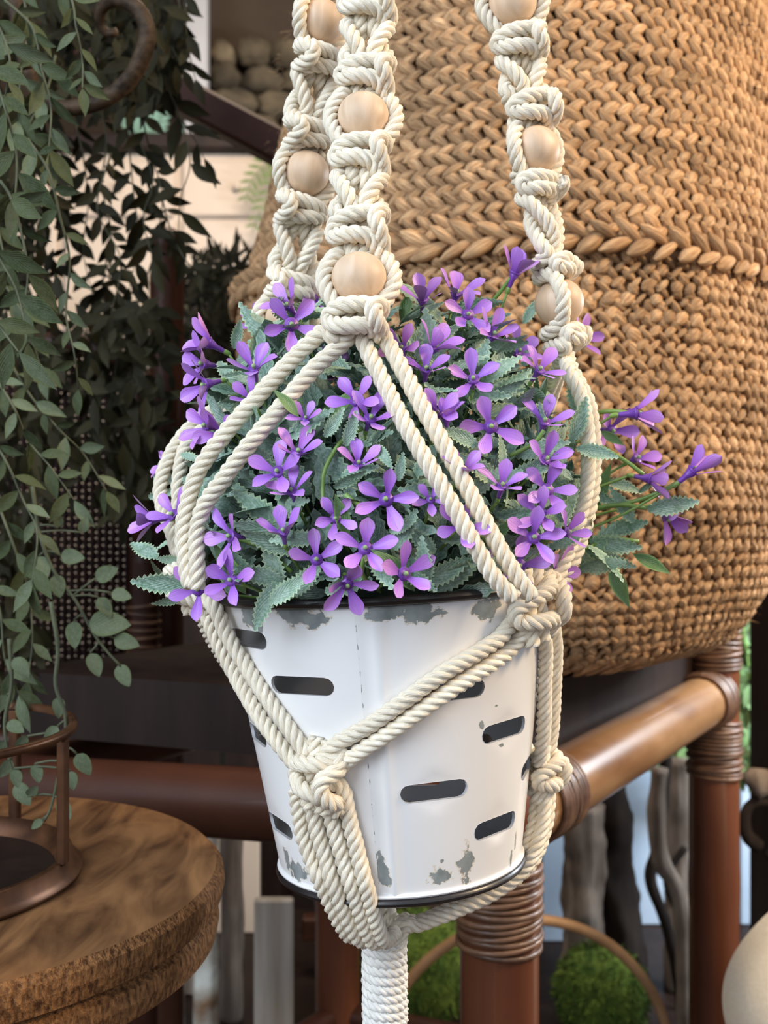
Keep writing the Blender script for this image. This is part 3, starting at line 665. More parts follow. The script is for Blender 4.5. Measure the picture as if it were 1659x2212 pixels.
FL=[(629,701,60,10,0,66,None),(624,662,56,-40,35,50,None),(452,742,62,-70,25,48,None),(440,786,60,-55,5,58,None),(445,830,62,-60,-15,52,None),(549,797,60,-5,45,48,None),
(447,920,58,-50,10,55,None),(478,938,56,-35,-5,58,None),(330,1122,56,-75,0,45,.515),(375,1113,56,-40,30,55,.505),(500,1158,62,-50,5,55,None),(429,1273,60,-15,5,68,.485),(500,1254,58,-25,15,58,None),
(643,978,58,15,45,50,None),(600,1020,60,-15,25,60,None),(630,1062,54,-20,50,48,None),(612,1150,58,-5,50,46,None),(684,1209,56,0,15,66,.445),(750,1262,60,10,-25,54,.440),
(769,866,56,-15,25,64,None),(800,905,60,20,40,52,None),(774,1003,54,10,45,42,None),(834,1079,64,-10,10,66,.437),(789,1185,62,0,20,64,.437),(872,1240,64,35,10,58,.437),(994,1137,56,10,15,64,.442),
(1060,922,62,3,8,74,None),(1084,1051,56,15,50,46,None),(1122,1222,60,2,5,74,.462),(1152,1162,60,5,20,58,None),(1176,912,60,10,45,48,None),(913,648,56,0,50,42,None),(985,636,58,20,50,50,None),
(936,752,62,60,45,42,None),(920,800,56,5,50,60,None),(1064,725,58,40,40,52,None),(1022,820,56,-5,30,60,None),(1112,590,58,45,62,30,.52),(965,905,48,0,60,30,None),(995,1020,54,30,50,38,None),(945,893,52,0,20,55,None),
(1164,800,56,30,40,52,None),(1250,730,52,50,10,60,.57),(1372,893,66,88,5,36,.52),(1320,930,54,30,-10,62,.56),(1375,990,50,40,20,50,.56),(1495,1018,64,75,40,36,.53),(1402,1034,58,80,-10,44,.535),(1440,1118,54,55,-45,48,.55),
(1203,1233,54,45,-10,60,.50),(1179,993,56,20,25,55,None),(1182,1058,56,10,15,58,None),(1168,1110,54,-15,25,58,None),(1225,1151,52,50,20,50,None),(692,652,48,10,30,58,.56),(1010,680,54,10,10,60,None),(868,752,50,-10,20,58,None),
(362,1008,40,-60,20,45,.56),(712,800,50,10,25,55,.50),(560,700,44,-30,30,50,.56),(1120,760,50,30,30,55,.52),(660,905,40,0,40,50,None),(540,860,44,-20,30,50,None),(725,1120,46,0,10,60,None),(930,1080,40,0,30,60,None)]
for i,t in enumerate(FL): flower(*t)
def leaf_at(base,tip,roll,me,Lref=.024):
    d=(tip-base); L_=d.length; y=d.normalized(); v=(CAM-base).normalized(); z=(v-y*v.dot(y)).normalized(); x=y.cross(z)
    Mx=Matrix((x,y,z)).transposed().to_4x4(); 
    Mm=Matrix.Translation(base)@Mx@Matrix.Rotation(roll,4,'Y')@Matrix.Scale(L_/Lref,4)
    return link('leaf',me,bush,M=Mm)
EXL=[(1243,968,1335,985,.50,0),(1395,1100,1510,1085,.54,0),(1380,1065,1410,1035,.535,0),(1285,1195,1375,1222,.52,0),(1265,1170,1385,1185,.53,0),(1365,1195,1448,1240,.55,1),(1315,1215,1358,1312,.55,1),(1296,930,1348,962,.55,1),(1310,1040,1385,1055,.55,0),(1370,1130,1325,1060,.54,0),
(1185,1185,1278,1145,.48,0),(1112,1148,1152,1050,.468,0),(1050,862,1150,812,.47,0),(1035,832,1116,762,.475,0),(1050,748,1142,738,.50,0),(1035,965,958,922,.452,0),(866,700,888,622,.50,1),(1110,985,1230,955,.475,0),(1100,1030,1200,1000,.47,0),
(405,1262,283,1258,.50,0),(400,1288,328,1305,.505,0),(398,1215,338,1205,.515,0),(600,748,505,668,.53,0),(646,902,598,840,.446,1),(600,1255,540,1352,.452,0),(578,1305,665,1245,.448,0),(752,1165,724,1068,.437,1),(600,1018,540,962,.455,0),(640,1050,540,985,.455,0),
(700,945,742,888,.440,0),(745,965,770,890,.440,0),(620,950,710,880,.450,0),(815,960,845,1010,.438,0),(860,1040,870,980,.436,0),(560,1120,505,1040,.462,0),(620,1150,510,1060,.458,0),(640,1160,500,1125,.454,0),(650,1190,520,1150,.452,0),(735,1030,815,1005,.44,0),(720,1055,790,1012,.44,0),
(1010,1075,1085,1010,.455,0),(1040,1180,1110,1120,.46,1),(850,1190,905,1100,.44,0),(840,1150,895,1125,.437,0),(905,1260,1020,1215,.455,0),(930,1280,1040,1195,.46,0),(700,1280,800,1250,.448,0),(620,1290,700,1215,.452,0),(1240,1080,1190,1040,.48,0),(1215,1130,1200,1065,.475,0),
(1255,1240,1310,1130,.53,0),(1290,1100,1320,1000,.55,1),(1300,1150,1400,1130,.55,0),(1270,1120,1270,1020,.53,0),(1270,1060,1330,1090,.54,0),(1250,900,1235,800,.52,0),(1230,960,1270,860,.50,0),(390,980,440,1000,.50,0),(395,1030,450,1080,.50,0),(440,1010,400,1000,.51,0),(505,755,520,690,.53,0),(470,780,520,850,.51,0),(560,820,480,810,.505,0),(560,890,470,870,.49,0),
(330,1030,390,1040,.56,0),(320,1075,375,1060,.56,0),(640,800,590,720,.52,0),(650,780,700,700,.53,0),(1130,700,1170,640,.56,0),(970,700,1010,640,.53,0)]
for (x0,y0,x1,y1,d,g) in EXL:
    b0=P(x0,y0,d+.006); t0=P(x1,y1,d); me=random.choice(LG if g else LV); leaf_at(b0,t0,random.uniform(-.5,.5),me,.025 if g else .024)
cnt=len(EXL)
def dome_pt(th,ph,g): # th azimuth (0 = toward camera), ph elevation
    return EC+Vector((ER[0]*g*math.sin(th)*math.cos(ph),-ER[1]*g*math.cos(th)*math.cos(ph),ER[2]*g*math.sin(ph)))
def rand_leaf(g0,g1,front=True):
    th=random.uniform(-1.75,1.75) if front else random.uniform(-PI,PI); ph=math.asin(random.uniform(-.02,.97)); g=random.uniform(g0,g1)
    p=dome_pt(th,ph,g); n=(p-EC).normalized(); t=Vector(rng.normal(size=3)); t=(t-n*t.dot(n)).normalized(); y=(t*random.uniform(.5,1.1)+n*random.uniform(.2,.9)+Vector((0,-.1,.15))).normalized()
    z=(n-y*n.dot(y)).normalized(); x=y.cross(z); s=random.uniform(.75,1.15)
    return Matrix.Translation(p)@Matrix((x,y,z)).transposed().to_4x4()@Matrix.Rotation(random.uniform(-.7,.7),4,'Y')@Matrix.Scale(s,4)
CP=np.vstack([p[::4] for p in ALLP]); CPX=CP[:,0]/CP[:,1]*F+W_/2; CPY=H_/2-(CP[:,2]-EYE)/CP[:,1]*F
def hides(Mx,L_=.024):
    for t in (0,.35,.7,1.):
        q=Mx@Vector((0,L_*t,0)); px=q.x/q.y*F+W_/2; py=H_/2-(q.z-EYE)/q.y*F
        if py>1292 and q.y<.60: return True
        if np.any((np.hypot(CPX-px,CPY-py)<24)&(CP[:,1]>q.y-.004)&((CP[:,1]<.53)|((CP[:,1]<.60)&((CPX<450)|(CPX>1240))))): return True
    return False
while cnt<296:
    Mx=rand_leaf(.84,.98)
    if hides(Mx): continue
    link('leaf',random.choice(LV*3+LD+LG[:1]),bush,M=Mx); cnt+=1
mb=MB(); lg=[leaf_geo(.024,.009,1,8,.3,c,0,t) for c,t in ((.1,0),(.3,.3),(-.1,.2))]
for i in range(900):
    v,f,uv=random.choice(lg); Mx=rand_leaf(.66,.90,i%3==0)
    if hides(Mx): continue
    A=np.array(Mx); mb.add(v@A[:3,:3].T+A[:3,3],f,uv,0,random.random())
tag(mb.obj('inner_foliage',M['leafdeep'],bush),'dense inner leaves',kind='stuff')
mb=MB(); sphere(mb,tuple(EC+Vector((0,0,.03))),(.076,.066,.062),32,20,lump=.1); tag(mb.obj('foam_core',M['foam'],bush),kind=None)
for l in ([(698,1095),(700,1020),(740,950),(785,925)],):
    stem([P(x,y,dome_depth(x,y,1.02)) for x,y in l],.0010)
for l in ([(1110,592,.52),(1085,625,.525),(1060,655,.53)],[(1365,893,.52),(1320,888,.525),(1270,895,.53)],[(1490,1022,.53),(1450,1050,.535),(1380,1080,.54),(1290,1100,.545)],[(1390,1025,.535),(1350,995,.54),(1290,960,.545)],
          [(1395,1098,.54),(1340,1090,.54),(1270,1100,.54)],[(1380,1170,.54),(1320,1165,.54),(1250,1190,.53)],[(500,1160,.47),(570,1185,.462),(630,1235,.46)],[(1005,1140,.45),(1060,1170,.455),(1090,1190,.46)],
          [(1175,930,.47),(1150,960,.47),(1100,985,.47)],[(745,1068,.44),(780,1095,.44),(806,1092,.436)],[(786,1205,.44),(782,1240,.445),(800,1262,.45)]):
    stem([P(*q) for q in l],.0011)

# ---------------------------------------------------------------- jute basket
BX,BY=.125,1.06
basket=empty('jute_basket',(BX,BY,EYE-.135),'large braided jute belly basket with a folded rim on the rattan stool','basket')
lobe_v=[];lobe_f=[];lobe_uv=[]
n_=5;s_=6
for i in range(n_+1):
    t=i/n_; r=math.sin(PI*min(.97,max(.03,t**.85)))**.7
    for j in range(s_):
        a=2*PI*j/s_; lobe_v.append(((t-.5)*2,r*math.cos(a),r*math.sin(a))); lobe_uv.append((min(j,s_-j)/3,t*.02))
for i in range(n_):
    for j in range(s_): lobe_f.append((i*s_+j,i*s_+(j+1)%s_,(i+1)*s_+(j+1)%s_,(i+1)*s_+j))
lobe_v=np.array(lobe_v);lobe_uv=np.array(lobe_uv);lobe_f=np.array(lobe_f)
def braid_row(name,R_,z,pitch,hl,hw,hd,sep,ang,slope,a0=-PI*1.12,a1=.12*PI,jit=.25,dirn=1,wave=0):
    n=int((a1-a0)*R_/pitch); Vs=[];Fs=[];UVs=[];Ts=[]; k=0
    for i in range(n):
        a_=a0+(a1-a0)*(i+random.uniform(-.1,.1))/n; 
        toneb=.5+.35*noise.noise(Vector((a_*3,z*30,0)))
        for s in (1,-1):
            aa=a_+ (0 if s>0 else .5*pitch/R_)
            l,w2,dp=hl*random.uniform(1-jit*.5,1+jit*.5),hw*random.uniform(1-jit,1+jit*.6),hd*random.uniform(.85,1.15)
            q=lobe_v*np.array([l,w2,dp])
            an=math.radians(ang*s*dirn+random.uniform(-8,8)); tl=.22
            x=q[:,0]*math.cos(an)-q[:,1]*math.sin(an); y=q[:,0]*math.sin(an)+q[:,1]*math.cos(an); zz=q[:,2]+dirn*q[:,0]*tl
            y=y+s*sep
            rr=R_+wave*math.sin(aa*7+z*40)+slope*y+zz
            zc=z+y+wave*math.sin(aa*5+z*13)
            th=aa+x/R_
            bx_=BX+.022*min(1,max(0,(z-EYE-.21)/.25)); Vs.append(np.stack([bx_+rr*np.cos(th),BY+rr*np.sin(th),zc],1)); Fs.append(lobe_f+k); UVs.append(lobe_uv+np.array([0,random.random()*5])); k+=len(q)
            Ts.append(np.full(len(q),min(1,max(0,toneb+random.uniform(-.3,.3)))))
    mb=MB(); mb.add(np.vstack(Vs),np.vstack(Fs).tolist(),np.vstack(UVs),0,np.concatenate(Ts)); return mb.obj(name,M['jute'],basket)
E=EYE
upper=[(.258,.205),(.256,.24),(.246,.29),(.234,.37),(.222,.45),(.212,.52),(.203,.62)]
lower=[(.12,-.136),(.165,-.134),(.195,-.124),(.219,-.10),(.238,-.07),(.252,-.035),(.262,.0),(.267,.05),(.267,.10),(.265,.15),(.262,.195)]
def prof_at(pr,z): a=np.array(pr); return float(np.interp(z,a[:,1],a[:,0]))
z=.218; i=0
while z<.60:
    R_=prof_at(upper,z); sl=(prof_at(upper,z+.01)-prof_at(upper,z-.01))/.02
    braid_row('braid_row',R_,E+z,.0135,.0112,.0056,.0040,.0038,36,sl,dirn=-1,wave=.0012); z+=.0165; i+=1
z=-.126
while z<.192:
    R_=prof_at(lower,z); sl=max(-2,min(2.,(prof_at(lower,z+.006)-prof_at(lower,z-.006))/.012)); stp=.0118/math.sqrt(1+sl*sl)
    braid_row('braid_row',R_,E+z,.0118,.0082,.0050,.0044,.0030,38,sl,dirn=-1,jit=.6,wave=.0022); z+=stp; i+=1
o=braid_row('rim_braid',.268,E+.203,.020,.0165,.0062,.0062,.0048,28,0,dirn=-1,wave=.003); o['label']='thicker folded braid round the belly'
mb=MB(); lathe(mb,[(.0,E-.137)]+[(r-.004,E+z) for r,z in lower]+[(r-.005,E+z) for r,z in upper],96,(BX,BY,0)); V_=mb.v[0]; V_[:,0]+=.022*np.clip((V_[:,2]-E-.21)/.25,0,1); mb.obj('basket_wall',M['jute_dark'],basket)
# loose fibres
mb=MB(); vs=[];fs=[];k=0
for _ in range(1500):
    a_=random.uniform(-PI,0); z=random.uniform(-.12,.55); R_=prof_at(lower,z) if z<.2 else prof_at(upper,z); R_+=.005
    p=Vector((BX+R_*math.cos(a_),BY+R_*math.sin(a_),E+z)); n=Vector((math.cos(a_),math.sin(a_),0)); d=(n*.7+Vector(rng.normal(size=3))*.8).normalized(); l=random.uniform(.004,.016)
    sd=d.cross(n); sd=sd.normalized()*.00016 if sd.length>.01 else Vector((0,0,.00016)); q=p+d*l*.5; e=q+(d+Vector(rng.normal(size=3))*.5).normalized()*l*.5
    vs+=[p-sd,p+sd,q+sd,q-sd,e]; fs+=[(k,k+1,k+2,k+3),(k+3,k+2,k+4)]; k+=5
mb.add(arr(vs),fs); tag(mb.obj('loose_fibre',M['jute'],basket),kind='stuff')

# ---------------------------------------------------------------- rattan stool
RP=.0285
FP=Vector((.083,.765)); RPt=Vector((.372,1.20)); LPt=Vector((-.36,.93)); BP=Vector((-.06,1.38))
stool=empty('rattan_stool',(.05,1.05,0),'reddish brown rattan stool with cane bound joints under the jute basket','stool')
def pole(name,pts,r,m,knots=(),parent=None,sides=20):
    mb=MB(); p=catmull(pts,.02); n=len(p); rr=np.full(n,r)
    s=np.linspace(0,1,n)
    for kk in knots: rr=rr*(1+.07*np.exp(-((s-kk)/.012)**2))
    tube(mb,p,rr,sides,vs=1); return mb.obj(name,m,parent)
def binding(p0,p1,r,turns,parent,rs=.0024):
    """cane strip wound round a pole from p0 to p1"""
    p0=Vector(p0);p1=Vector(p1); d=p1-p0; T=d.normalized(); a_=Vector((0,0,1)) if abs(T.z)<.8 else Vector((1,0,0)); U=(a_-T*a_.dot(T)).normalized(); Wv=T.cross(U)
    mb=MB(); 
    for k in range(turns):
        c=p0+d*((k+.5)/turns); rk=r+rs*.5+random.uniform(-.0006,.0006); tl=random.uniform(-.004,.004)
        pts=[c+U*rk*math.cos(q)+Wv*rk*math.sin(q)+T*tl*math.cos(q) for q in np.linspace(0,2*PI,25)]
        tube(mb,arr(pts),rs*random.uniform(.85,1.15),6,cap=False,tone=random.random())
    return mb.obj('binding',M['binding'],parent)
zr=E-.222
ZR=lambda q: E-.207 if q is RPt else (E-.238 if q is LPt else zr)
for (q,top) in ((FP,zr+.03),(RPt,E-.062),(LPt,ZR(LPt)+.03),(BP,zr+.03)):
    pole('post',[(q.x,q.y,.0),(q.x,q.y,.4),(q.x,q.y,top)],RP if q is not RPt else .0275,M['rattan'],(.30,.62),stool)
def v3(q,z): return Vector((q.x,q.y,z))
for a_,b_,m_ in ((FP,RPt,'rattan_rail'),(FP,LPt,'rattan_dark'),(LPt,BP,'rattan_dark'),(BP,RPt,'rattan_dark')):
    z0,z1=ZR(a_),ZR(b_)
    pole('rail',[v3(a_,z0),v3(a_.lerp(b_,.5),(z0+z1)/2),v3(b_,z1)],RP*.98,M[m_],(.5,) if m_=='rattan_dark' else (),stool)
    pole('stretcher',[v3(a_,.35),v3(b_,.35)],.016,M['rattan_dark'],(),stool)
binding(v3(FP,zr-.09),v3(FP,zr-.03),RP,13,stool)
binding(v3(FP.lerp(RPt,.09),zr+.0015),v3(FP.lerp(RPt,.175),zr+.0028),RP,11,stool,.0026)
binding(v3(RPt,zr-.075),v3(RPt,zr-.01),.0275,14,stool)
binding(v3(RPt,zr+.045),v3(RPt,zr+.105),.0275,12,stool)
binding(v3(FP.lerp(RPt,.90),zr+.0135),v3(FP.lerp(RPt,.975),zr+.0146),RP,8,stool,.003)
# dark seat between the rails
def inset(q,c,k): return c+(q-c)*k
cc=(FP+RPt+LPt+BP)/4; quad=[inset(q,cc,.93) for q in (FP,RPt,BP,LPt)]
mb=MB(); mb.add(arr([v3(q,E-.140) for q in quad]+[v3(q,E-.195) for q in quad]),[(0,1,2,3),(7,6,5,4),(0,4,5,1),(1,5,6,2),(2,6,7,3),(3,7,4,0)]); tag(mb.obj('seat',M['darkwood'],stool,smooth=False),'dark brown seat board')

# ---------------------------------------------------------------- round side table, lantern
TX,TY,TZ,TR=-.263,.595,E-.203,.171
table=empty('round_table',(TX,TY,0),'round two-layer rustic wooden table at the lower left, under the metal lantern','table')
def disc(name,z0,z1,R_,mt,me_,lab=None,seed=0):
    n=140; mb=MB(); pr=[(R_-.004,z1),(R_,z1-.004),(R_+.0008,(z0+z1)/2),(R_-.001,z0+.002),(R_-.004,z0)]
    a=np.linspace(0,2*PI,n,endpoint=False); v=[]
    for r,z in pr:
        for q in a:
            k=r*(1+.006*noise.noise(Vector((math.cos(q)*2+seed,math.sin(q)*2,z*8)))); v.append((TX+k*math.cos(q),TY+k*math.sin(q),z))
    f=[(i*n+j,i*n+(j+1)%n,(i+1)*n+(j+1)%n,(i+1)*n+j) for i in range(4) for j in range(n)]
    m0=len(f); f+=[list(range(n))[::-1],[4*n+j for j in range(n)]]
    mb.add(arr(v),f[:m0],None,1); mb.f+= [tuple(f[m0]),tuple(f[m0+1])]; mb.mi+=[0,0]
    o=mb.obj(name,[mt,me_],table,smooth=False)
    if lab:o['label']=lab
    return o
disc('tabletop',TZ-.0200,TZ,TR,M['tabletop'],M['tableedge'])
disc('apron',TZ-.042,TZ-.0210,TR-.003,M['tabletop'],M['tableedge'],'lower wooden ring under the top',3)
for k in range(3):
    a_=k*2.1+1.9; c=(TX+.11*math.cos(a_),TY+.11*math.sin(a_))
    pole('leg',[(c[0],c[1],0),(c[0],c[1],TZ-.042)],.014,M['darkwood'],(),table,12)
LX,LY=-.262,.585
lant=empty('lantern',(LX,LY,TZ),'open copper brown metal lantern frame standing on the round wooden table','lantern')
LR=.088
mb=MB(); pr=[(LR-.010,TZ+.0005),(LR+.004,TZ+.0005),(LR+.005,TZ+.003),(LR+.001,TZ+.0055),(LR-.001,TZ+.012),(LR-.004,TZ+.013),(LR-.006,TZ+.006),(LR-.010,TZ+.003),(LR-.010,TZ+.0005)]; lathe(mb,pr,96,(LX,LY,0)); mb.obj('base_ring',M['copper'],lant)
mb=MB(); lathe(mb,[(.0,TZ+.0026),(LR-.008,TZ+.0026)],64,(LX,LY,0)); tag(mb.obj('tray',M['darkwood'],lant),'dark tray inside the ring')
mb=MB(); lathe(mb,[(LR-.002,TZ+.080),(LR+.002,TZ+.080),(LR+.002,TZ+.084),(LR-.002,TZ+.084),(LR-.002,TZ+.080)],64,(LX,LY,0)); mb.obj('top_ring',M['copper'],lant)
for k in range(5):
    a_=-.05+k*2*PI/5; c=(LX+(LR-.001)*math.cos(a_),LY+(LR-.001)*math.sin(a_))
    mb=MB(); box(mb,(-.0035,-.0025,0),(.0035,.0025,.068),bev=.0008,M=Matrix.Translation((c[0],c[1],TZ+.011))@Matrix.Rotation(a_+PI/2,4,'Z')); mb.obj('bar',M['copper'],lant,smooth=False)

# ---------------------------------------------------------------- iron scroll hook
sc_=empty('scroll_hook',P(180,235,.80),'curled rusty iron scroll among the hanging vines at upper left','hook')
pts=[(60,150),(80,205),(130,232),(200,225),(262,190),(302,135),(318,75),(300,22),(255,-2),(222,15),(215,50),(232,72),(252,68)]
p=[P(x,y,.80+.012*math.sin(i*.7)) for i,(x,y) in enumerate(pts)]
mb=MB(); q=catmull(p,.004); n=len(q); tube(mb,q,np.interp(np.linspace(0,1,n),[0,.55,.8,1],[.0060,.0066,.0055,.0030]),10); mb.obj('scroll',M['iron'],sc_)
mb=MB(); tube(mb,catmull([p[0],P(40,60,.80),P(30,-80,.80),P(30,-200,.80)],.006),.006,10); mb.obj('rod',M['iron'],sc_)

# ---------------------------------------------------------------- trailing plants at the left
def vine_leaf_set(m):
    return [leaf_mesh('leaf',m,.03,.0125,0,8,.25,c,1,t) for c,t in ((.1,0),(.25,.3),(-.08,-.3))]
VL=vine_leaf_set(M['vleaf']); VP=vine_leaf_set(M['vleafpale']); VD=vine_leaf_set(M['vleafdark'])
VO=[leaf_mesh('leaf',M['vleafpale'],.03,.019,0,8,.15,c,2,t) for c,t in ((.1,0),(.2,.3))]
def place_leaf(parent,base,ang,L_,me,yaw=None,tiltv=None):
    """ang: image angle, 0 = right, -90 = down"""
    a=math.radians(ang); y=Vector((math.cos(a),random.uniform(-.45,.35),math.sin(a))).normalized()
    v=(CAM-base).normalized(); z=(v-y*v.dot(y)).normalized(); x=y.cross(z)
    return link('leaf',me,parent,M=Matrix.Translation(base)@Matrix((x,y,z)).transposed().to_4x4()@Matrix.Rotation(random.uniform(-.9,.9),4,'Y')@Matrix.Scale(L_/.03,4))
def strand(parent,pts,dep,leaf_px,spacing_px,meshes,mstem,ends=True,wig=.01,r=.00065,side=48):
    P3=[P(x,y,dep+random.uniform(-wig,wig)) for x,y in pts]; p=catmull(P3,.003)
    mb=MB(); tube(mb,p,np.linspace(r*1.5,r*.7,len(p)),6); mb.obj('stem',M[mstem],parent)
    step=spacing_px/F*dep; k=0; n=int(len(p)*.003/step)
    for i in range(1,n+1):
        j=min(len(p)-2,int(i*step/.003)); d=p[j+1]-p[j]; ang=math.degrees(math.atan2(d[2],d[0]))
        s=1 if i%2 else -1
        L_=leaf_px/F*dep*random.uniform(.7,1.15)
        place_leaf(parent,Vector(p[j]),ang+s*random.uniform(side*.5,side*1.3),L_,random.choice(meshes))
        k+=1
    if ends: place_leaf(parent,Vector(p[-1]),math.degrees(math.atan2(*(p[-1]-p[-3])[[2,0]])),leaf_px/F*dep,random.choice(meshes)); k+=1
    return k
vf=empty('trailing_vine',P(40,-60,.66),'grey green leafy artificial vine hanging down the left edge in front','plant'); nv=0
for pts,dep,lp,sp in (([(-30,120),(10,230),(35,330),(32,430),(22,430)],.60,105,40),([(0,390),(25,430),(50,520),(60,600),(45,690)],.60,95,42),([(10,0),(70,60),(90,150),(110,230),(105,330)],.66,80,34),
    ([(95,-40),(150,-10),(165,60),(178,130),(178,190)],.64,62,28),([(40,-60),(60,60),(45,160),(40,260)],.68,90,34),([(60,300),(105,370),(130,470),(150,560),(143,680),(160,760),(170,840)],.66,60,44),
    ([(-40,500),(0,560),(40,640),(60,740)],.58,110,52),([(-40,650),(10,720),(40,760)],.56,110,60),([(-20,800),(30,880),(60,950),(110,1010),(160,1080)],.66,72,36),
    ([(20,780),(70,860),(130,930),(180,980),(230,1060)],.70,66,34),([(-20,940),(20,1010),(50,1080),(80,1150),(70,1260)],.64,78,36),([(0,1100),(30,1180),(60,1270),(70,1380),(60,1470)],.68,80,36),
    ([(-30,1240),(0,1320),(10,1420),(40,1500)],.66,86,38),([(-10,380),(-5,480),(10,560)],.64,80,36),([(120,120),(100,200),(60,280),(80,330)],.70,80,36),([(0,600),(50,680),(90,800)],.72,70,34),([(-20,20),(20,120),(10,220)],.62,90,36)):
    nv+=strand(vf,pts,dep,lp,sp,VL*2+VP,'vinestem')
vs_=empty('trailing_sprig',P(60,1120,.70),'pale round-leaved sprig hanging below the vines over the round table','plant')
def sprig(pts,leaves,dep,sz=60):
    p=catmull([P(x,y,dep) for x,y in pts],.004); mb=MB(); tube(mb,p,np.linspace(.0014,.0008,len(p)),6); mb.obj('stem',M['vinestem'],vs_)
    for (x0,y0,x1,y1) in leaves:
        b0=P(x0,y0,dep); t0=P(x1,y1,dep-.004)
        # short twig from the main stem to the leaf base
        j=int(np.argmin(np.linalg.norm(p-np.array(b0),axis=1)-.006*(p[:,2]>b0.z))); mb=MB(); tube(mb,catmull([Vector(p[j]),Vector(p[j]).lerp(b0,.5)+Vector((.001,0,.001)),b0],.003),.0007,5); mb.obj('twig',M['vinestem'],vs_)
        d=t0-b0; y=d.normalized(); v=(CAM-b0).normalized(); z=(v-y*v.dot(y)).normalized(); x=y.cross(z)
        link('leaf',random.choice(VO),vs_,M=Matrix.Translation(b0)@Matrix((x,y,z)).transposed().to_4x4()@Matrix.Rotation(random.uniform(-.4,.4),4,'Y')@Matrix.Scale(d.length/.03,4))
sprig([(70,1050),(85,1150),(115,1230),(165,1300),(200,1365),(232,1408),(262,1440)],[(205,1250,252,1228),(240,1280,282,1290),(212,1290,240,1330),(190,1345,275,1350)[:4],(245,1378,296,1395),(195,1410,215,1460),(255,1435,278,1482),(125,1140,128,1110),(175,1150,188,1120),(130,1200,180,1205),(120,1240,130,1290),(85,1200,100,1250),(160,1340,160,1400)],.66)
sprig([(110,1300),(125,1400),(120,1480),(140,1540),(140,1600),(125,1680),(110,1745),(95,1775)],[(125,1505,128,1550),(125,1568,95,1605),(165,1628,194,1672),(152,1665,158,1705),(128,1725,150,1770),(92,1770,68,1790),(75,1650,85,1690),(60,1720,80,1700),(60,1590,30,1620),(30,1660,40,1700)],.62)
sprig([(20,1380),(25,1480),(10,1560),(20,1640),(40,1700)],[(30,1420,60,1460),(15,1500,-10,1540),(15,1560,50,1580),(25,1640,0,1680),(35,1690,60,1740),(10,1600,-20,1630)],.64)
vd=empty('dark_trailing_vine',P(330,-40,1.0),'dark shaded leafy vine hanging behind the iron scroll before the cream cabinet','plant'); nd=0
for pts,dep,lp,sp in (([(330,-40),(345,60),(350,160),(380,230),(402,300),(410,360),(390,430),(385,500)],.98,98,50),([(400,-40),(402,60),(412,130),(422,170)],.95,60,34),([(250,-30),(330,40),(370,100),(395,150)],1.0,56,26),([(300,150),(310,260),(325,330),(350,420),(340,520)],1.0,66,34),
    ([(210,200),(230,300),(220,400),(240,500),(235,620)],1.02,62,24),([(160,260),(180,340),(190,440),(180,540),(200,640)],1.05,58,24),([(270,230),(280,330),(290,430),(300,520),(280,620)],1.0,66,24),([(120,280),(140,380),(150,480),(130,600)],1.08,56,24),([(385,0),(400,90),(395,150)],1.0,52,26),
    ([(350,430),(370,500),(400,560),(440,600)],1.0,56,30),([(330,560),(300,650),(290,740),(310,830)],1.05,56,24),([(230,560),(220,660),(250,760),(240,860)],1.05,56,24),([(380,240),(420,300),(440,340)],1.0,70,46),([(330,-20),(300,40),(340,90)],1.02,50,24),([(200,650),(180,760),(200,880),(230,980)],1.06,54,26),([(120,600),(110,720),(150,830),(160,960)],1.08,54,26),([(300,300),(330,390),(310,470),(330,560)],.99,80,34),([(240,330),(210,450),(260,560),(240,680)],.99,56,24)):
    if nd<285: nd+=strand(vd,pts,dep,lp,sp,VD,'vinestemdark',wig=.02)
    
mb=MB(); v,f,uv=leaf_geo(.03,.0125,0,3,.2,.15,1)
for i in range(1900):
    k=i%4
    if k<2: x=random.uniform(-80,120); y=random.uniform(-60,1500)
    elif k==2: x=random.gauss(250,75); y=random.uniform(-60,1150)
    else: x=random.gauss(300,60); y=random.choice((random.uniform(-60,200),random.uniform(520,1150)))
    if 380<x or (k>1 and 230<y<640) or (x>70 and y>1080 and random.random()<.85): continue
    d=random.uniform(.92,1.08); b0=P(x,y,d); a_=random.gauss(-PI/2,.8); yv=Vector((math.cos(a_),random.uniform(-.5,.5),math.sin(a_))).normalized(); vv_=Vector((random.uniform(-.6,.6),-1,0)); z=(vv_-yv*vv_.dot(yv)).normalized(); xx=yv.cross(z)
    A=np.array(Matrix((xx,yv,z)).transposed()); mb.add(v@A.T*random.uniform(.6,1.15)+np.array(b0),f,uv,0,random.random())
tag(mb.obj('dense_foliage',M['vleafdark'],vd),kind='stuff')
# ---------------------------------------------------------------- dark evergreen, cane chair, cabinet and other background things
eg=empty('dark_evergreen',P(480,900,1.48),'dark needled evergreen plant behind the purple flowers at left','plant')
mb=MB(); v,f,uv=leaf_geo(.03,.006,0,3,.1,.1,1)
for i in range(1500):
    x=random.gauss(480,55); y=random.uniform(560,1250); 
    x=random.gauss(480,60 if y>600 else 45); d=random.uniform(1.42,1.54)
    b0=P(x,y,d); a_=random.uniform(0,2*PI); yv=Vector((math.cos(a_),random.uniform(-.5,.5),math.sin(a_)+.2)).normalized(); vv_=Vector((0,-1,0)); z=(vv_-yv*vv_.dot(yv)).normalized(); xx=yv.cross(z)
    A=np.array(Matrix((xx,yv,z)).transposed()); mb.add(v@A.T*random.uniform(.8,1.6)+np.array(b0),f,uv,0,random.random())
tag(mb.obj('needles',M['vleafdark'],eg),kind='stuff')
for k in range(6):
    mb=MB(); tube(mb,catmull([P(480,1700,1.48),P(470+k*6,1000,1.48),P(400+k*32,600+20*abs(k-3),1.46+.01*k)],.01),.003,6); mb.obj('stem',M['vinestemdark'],eg)
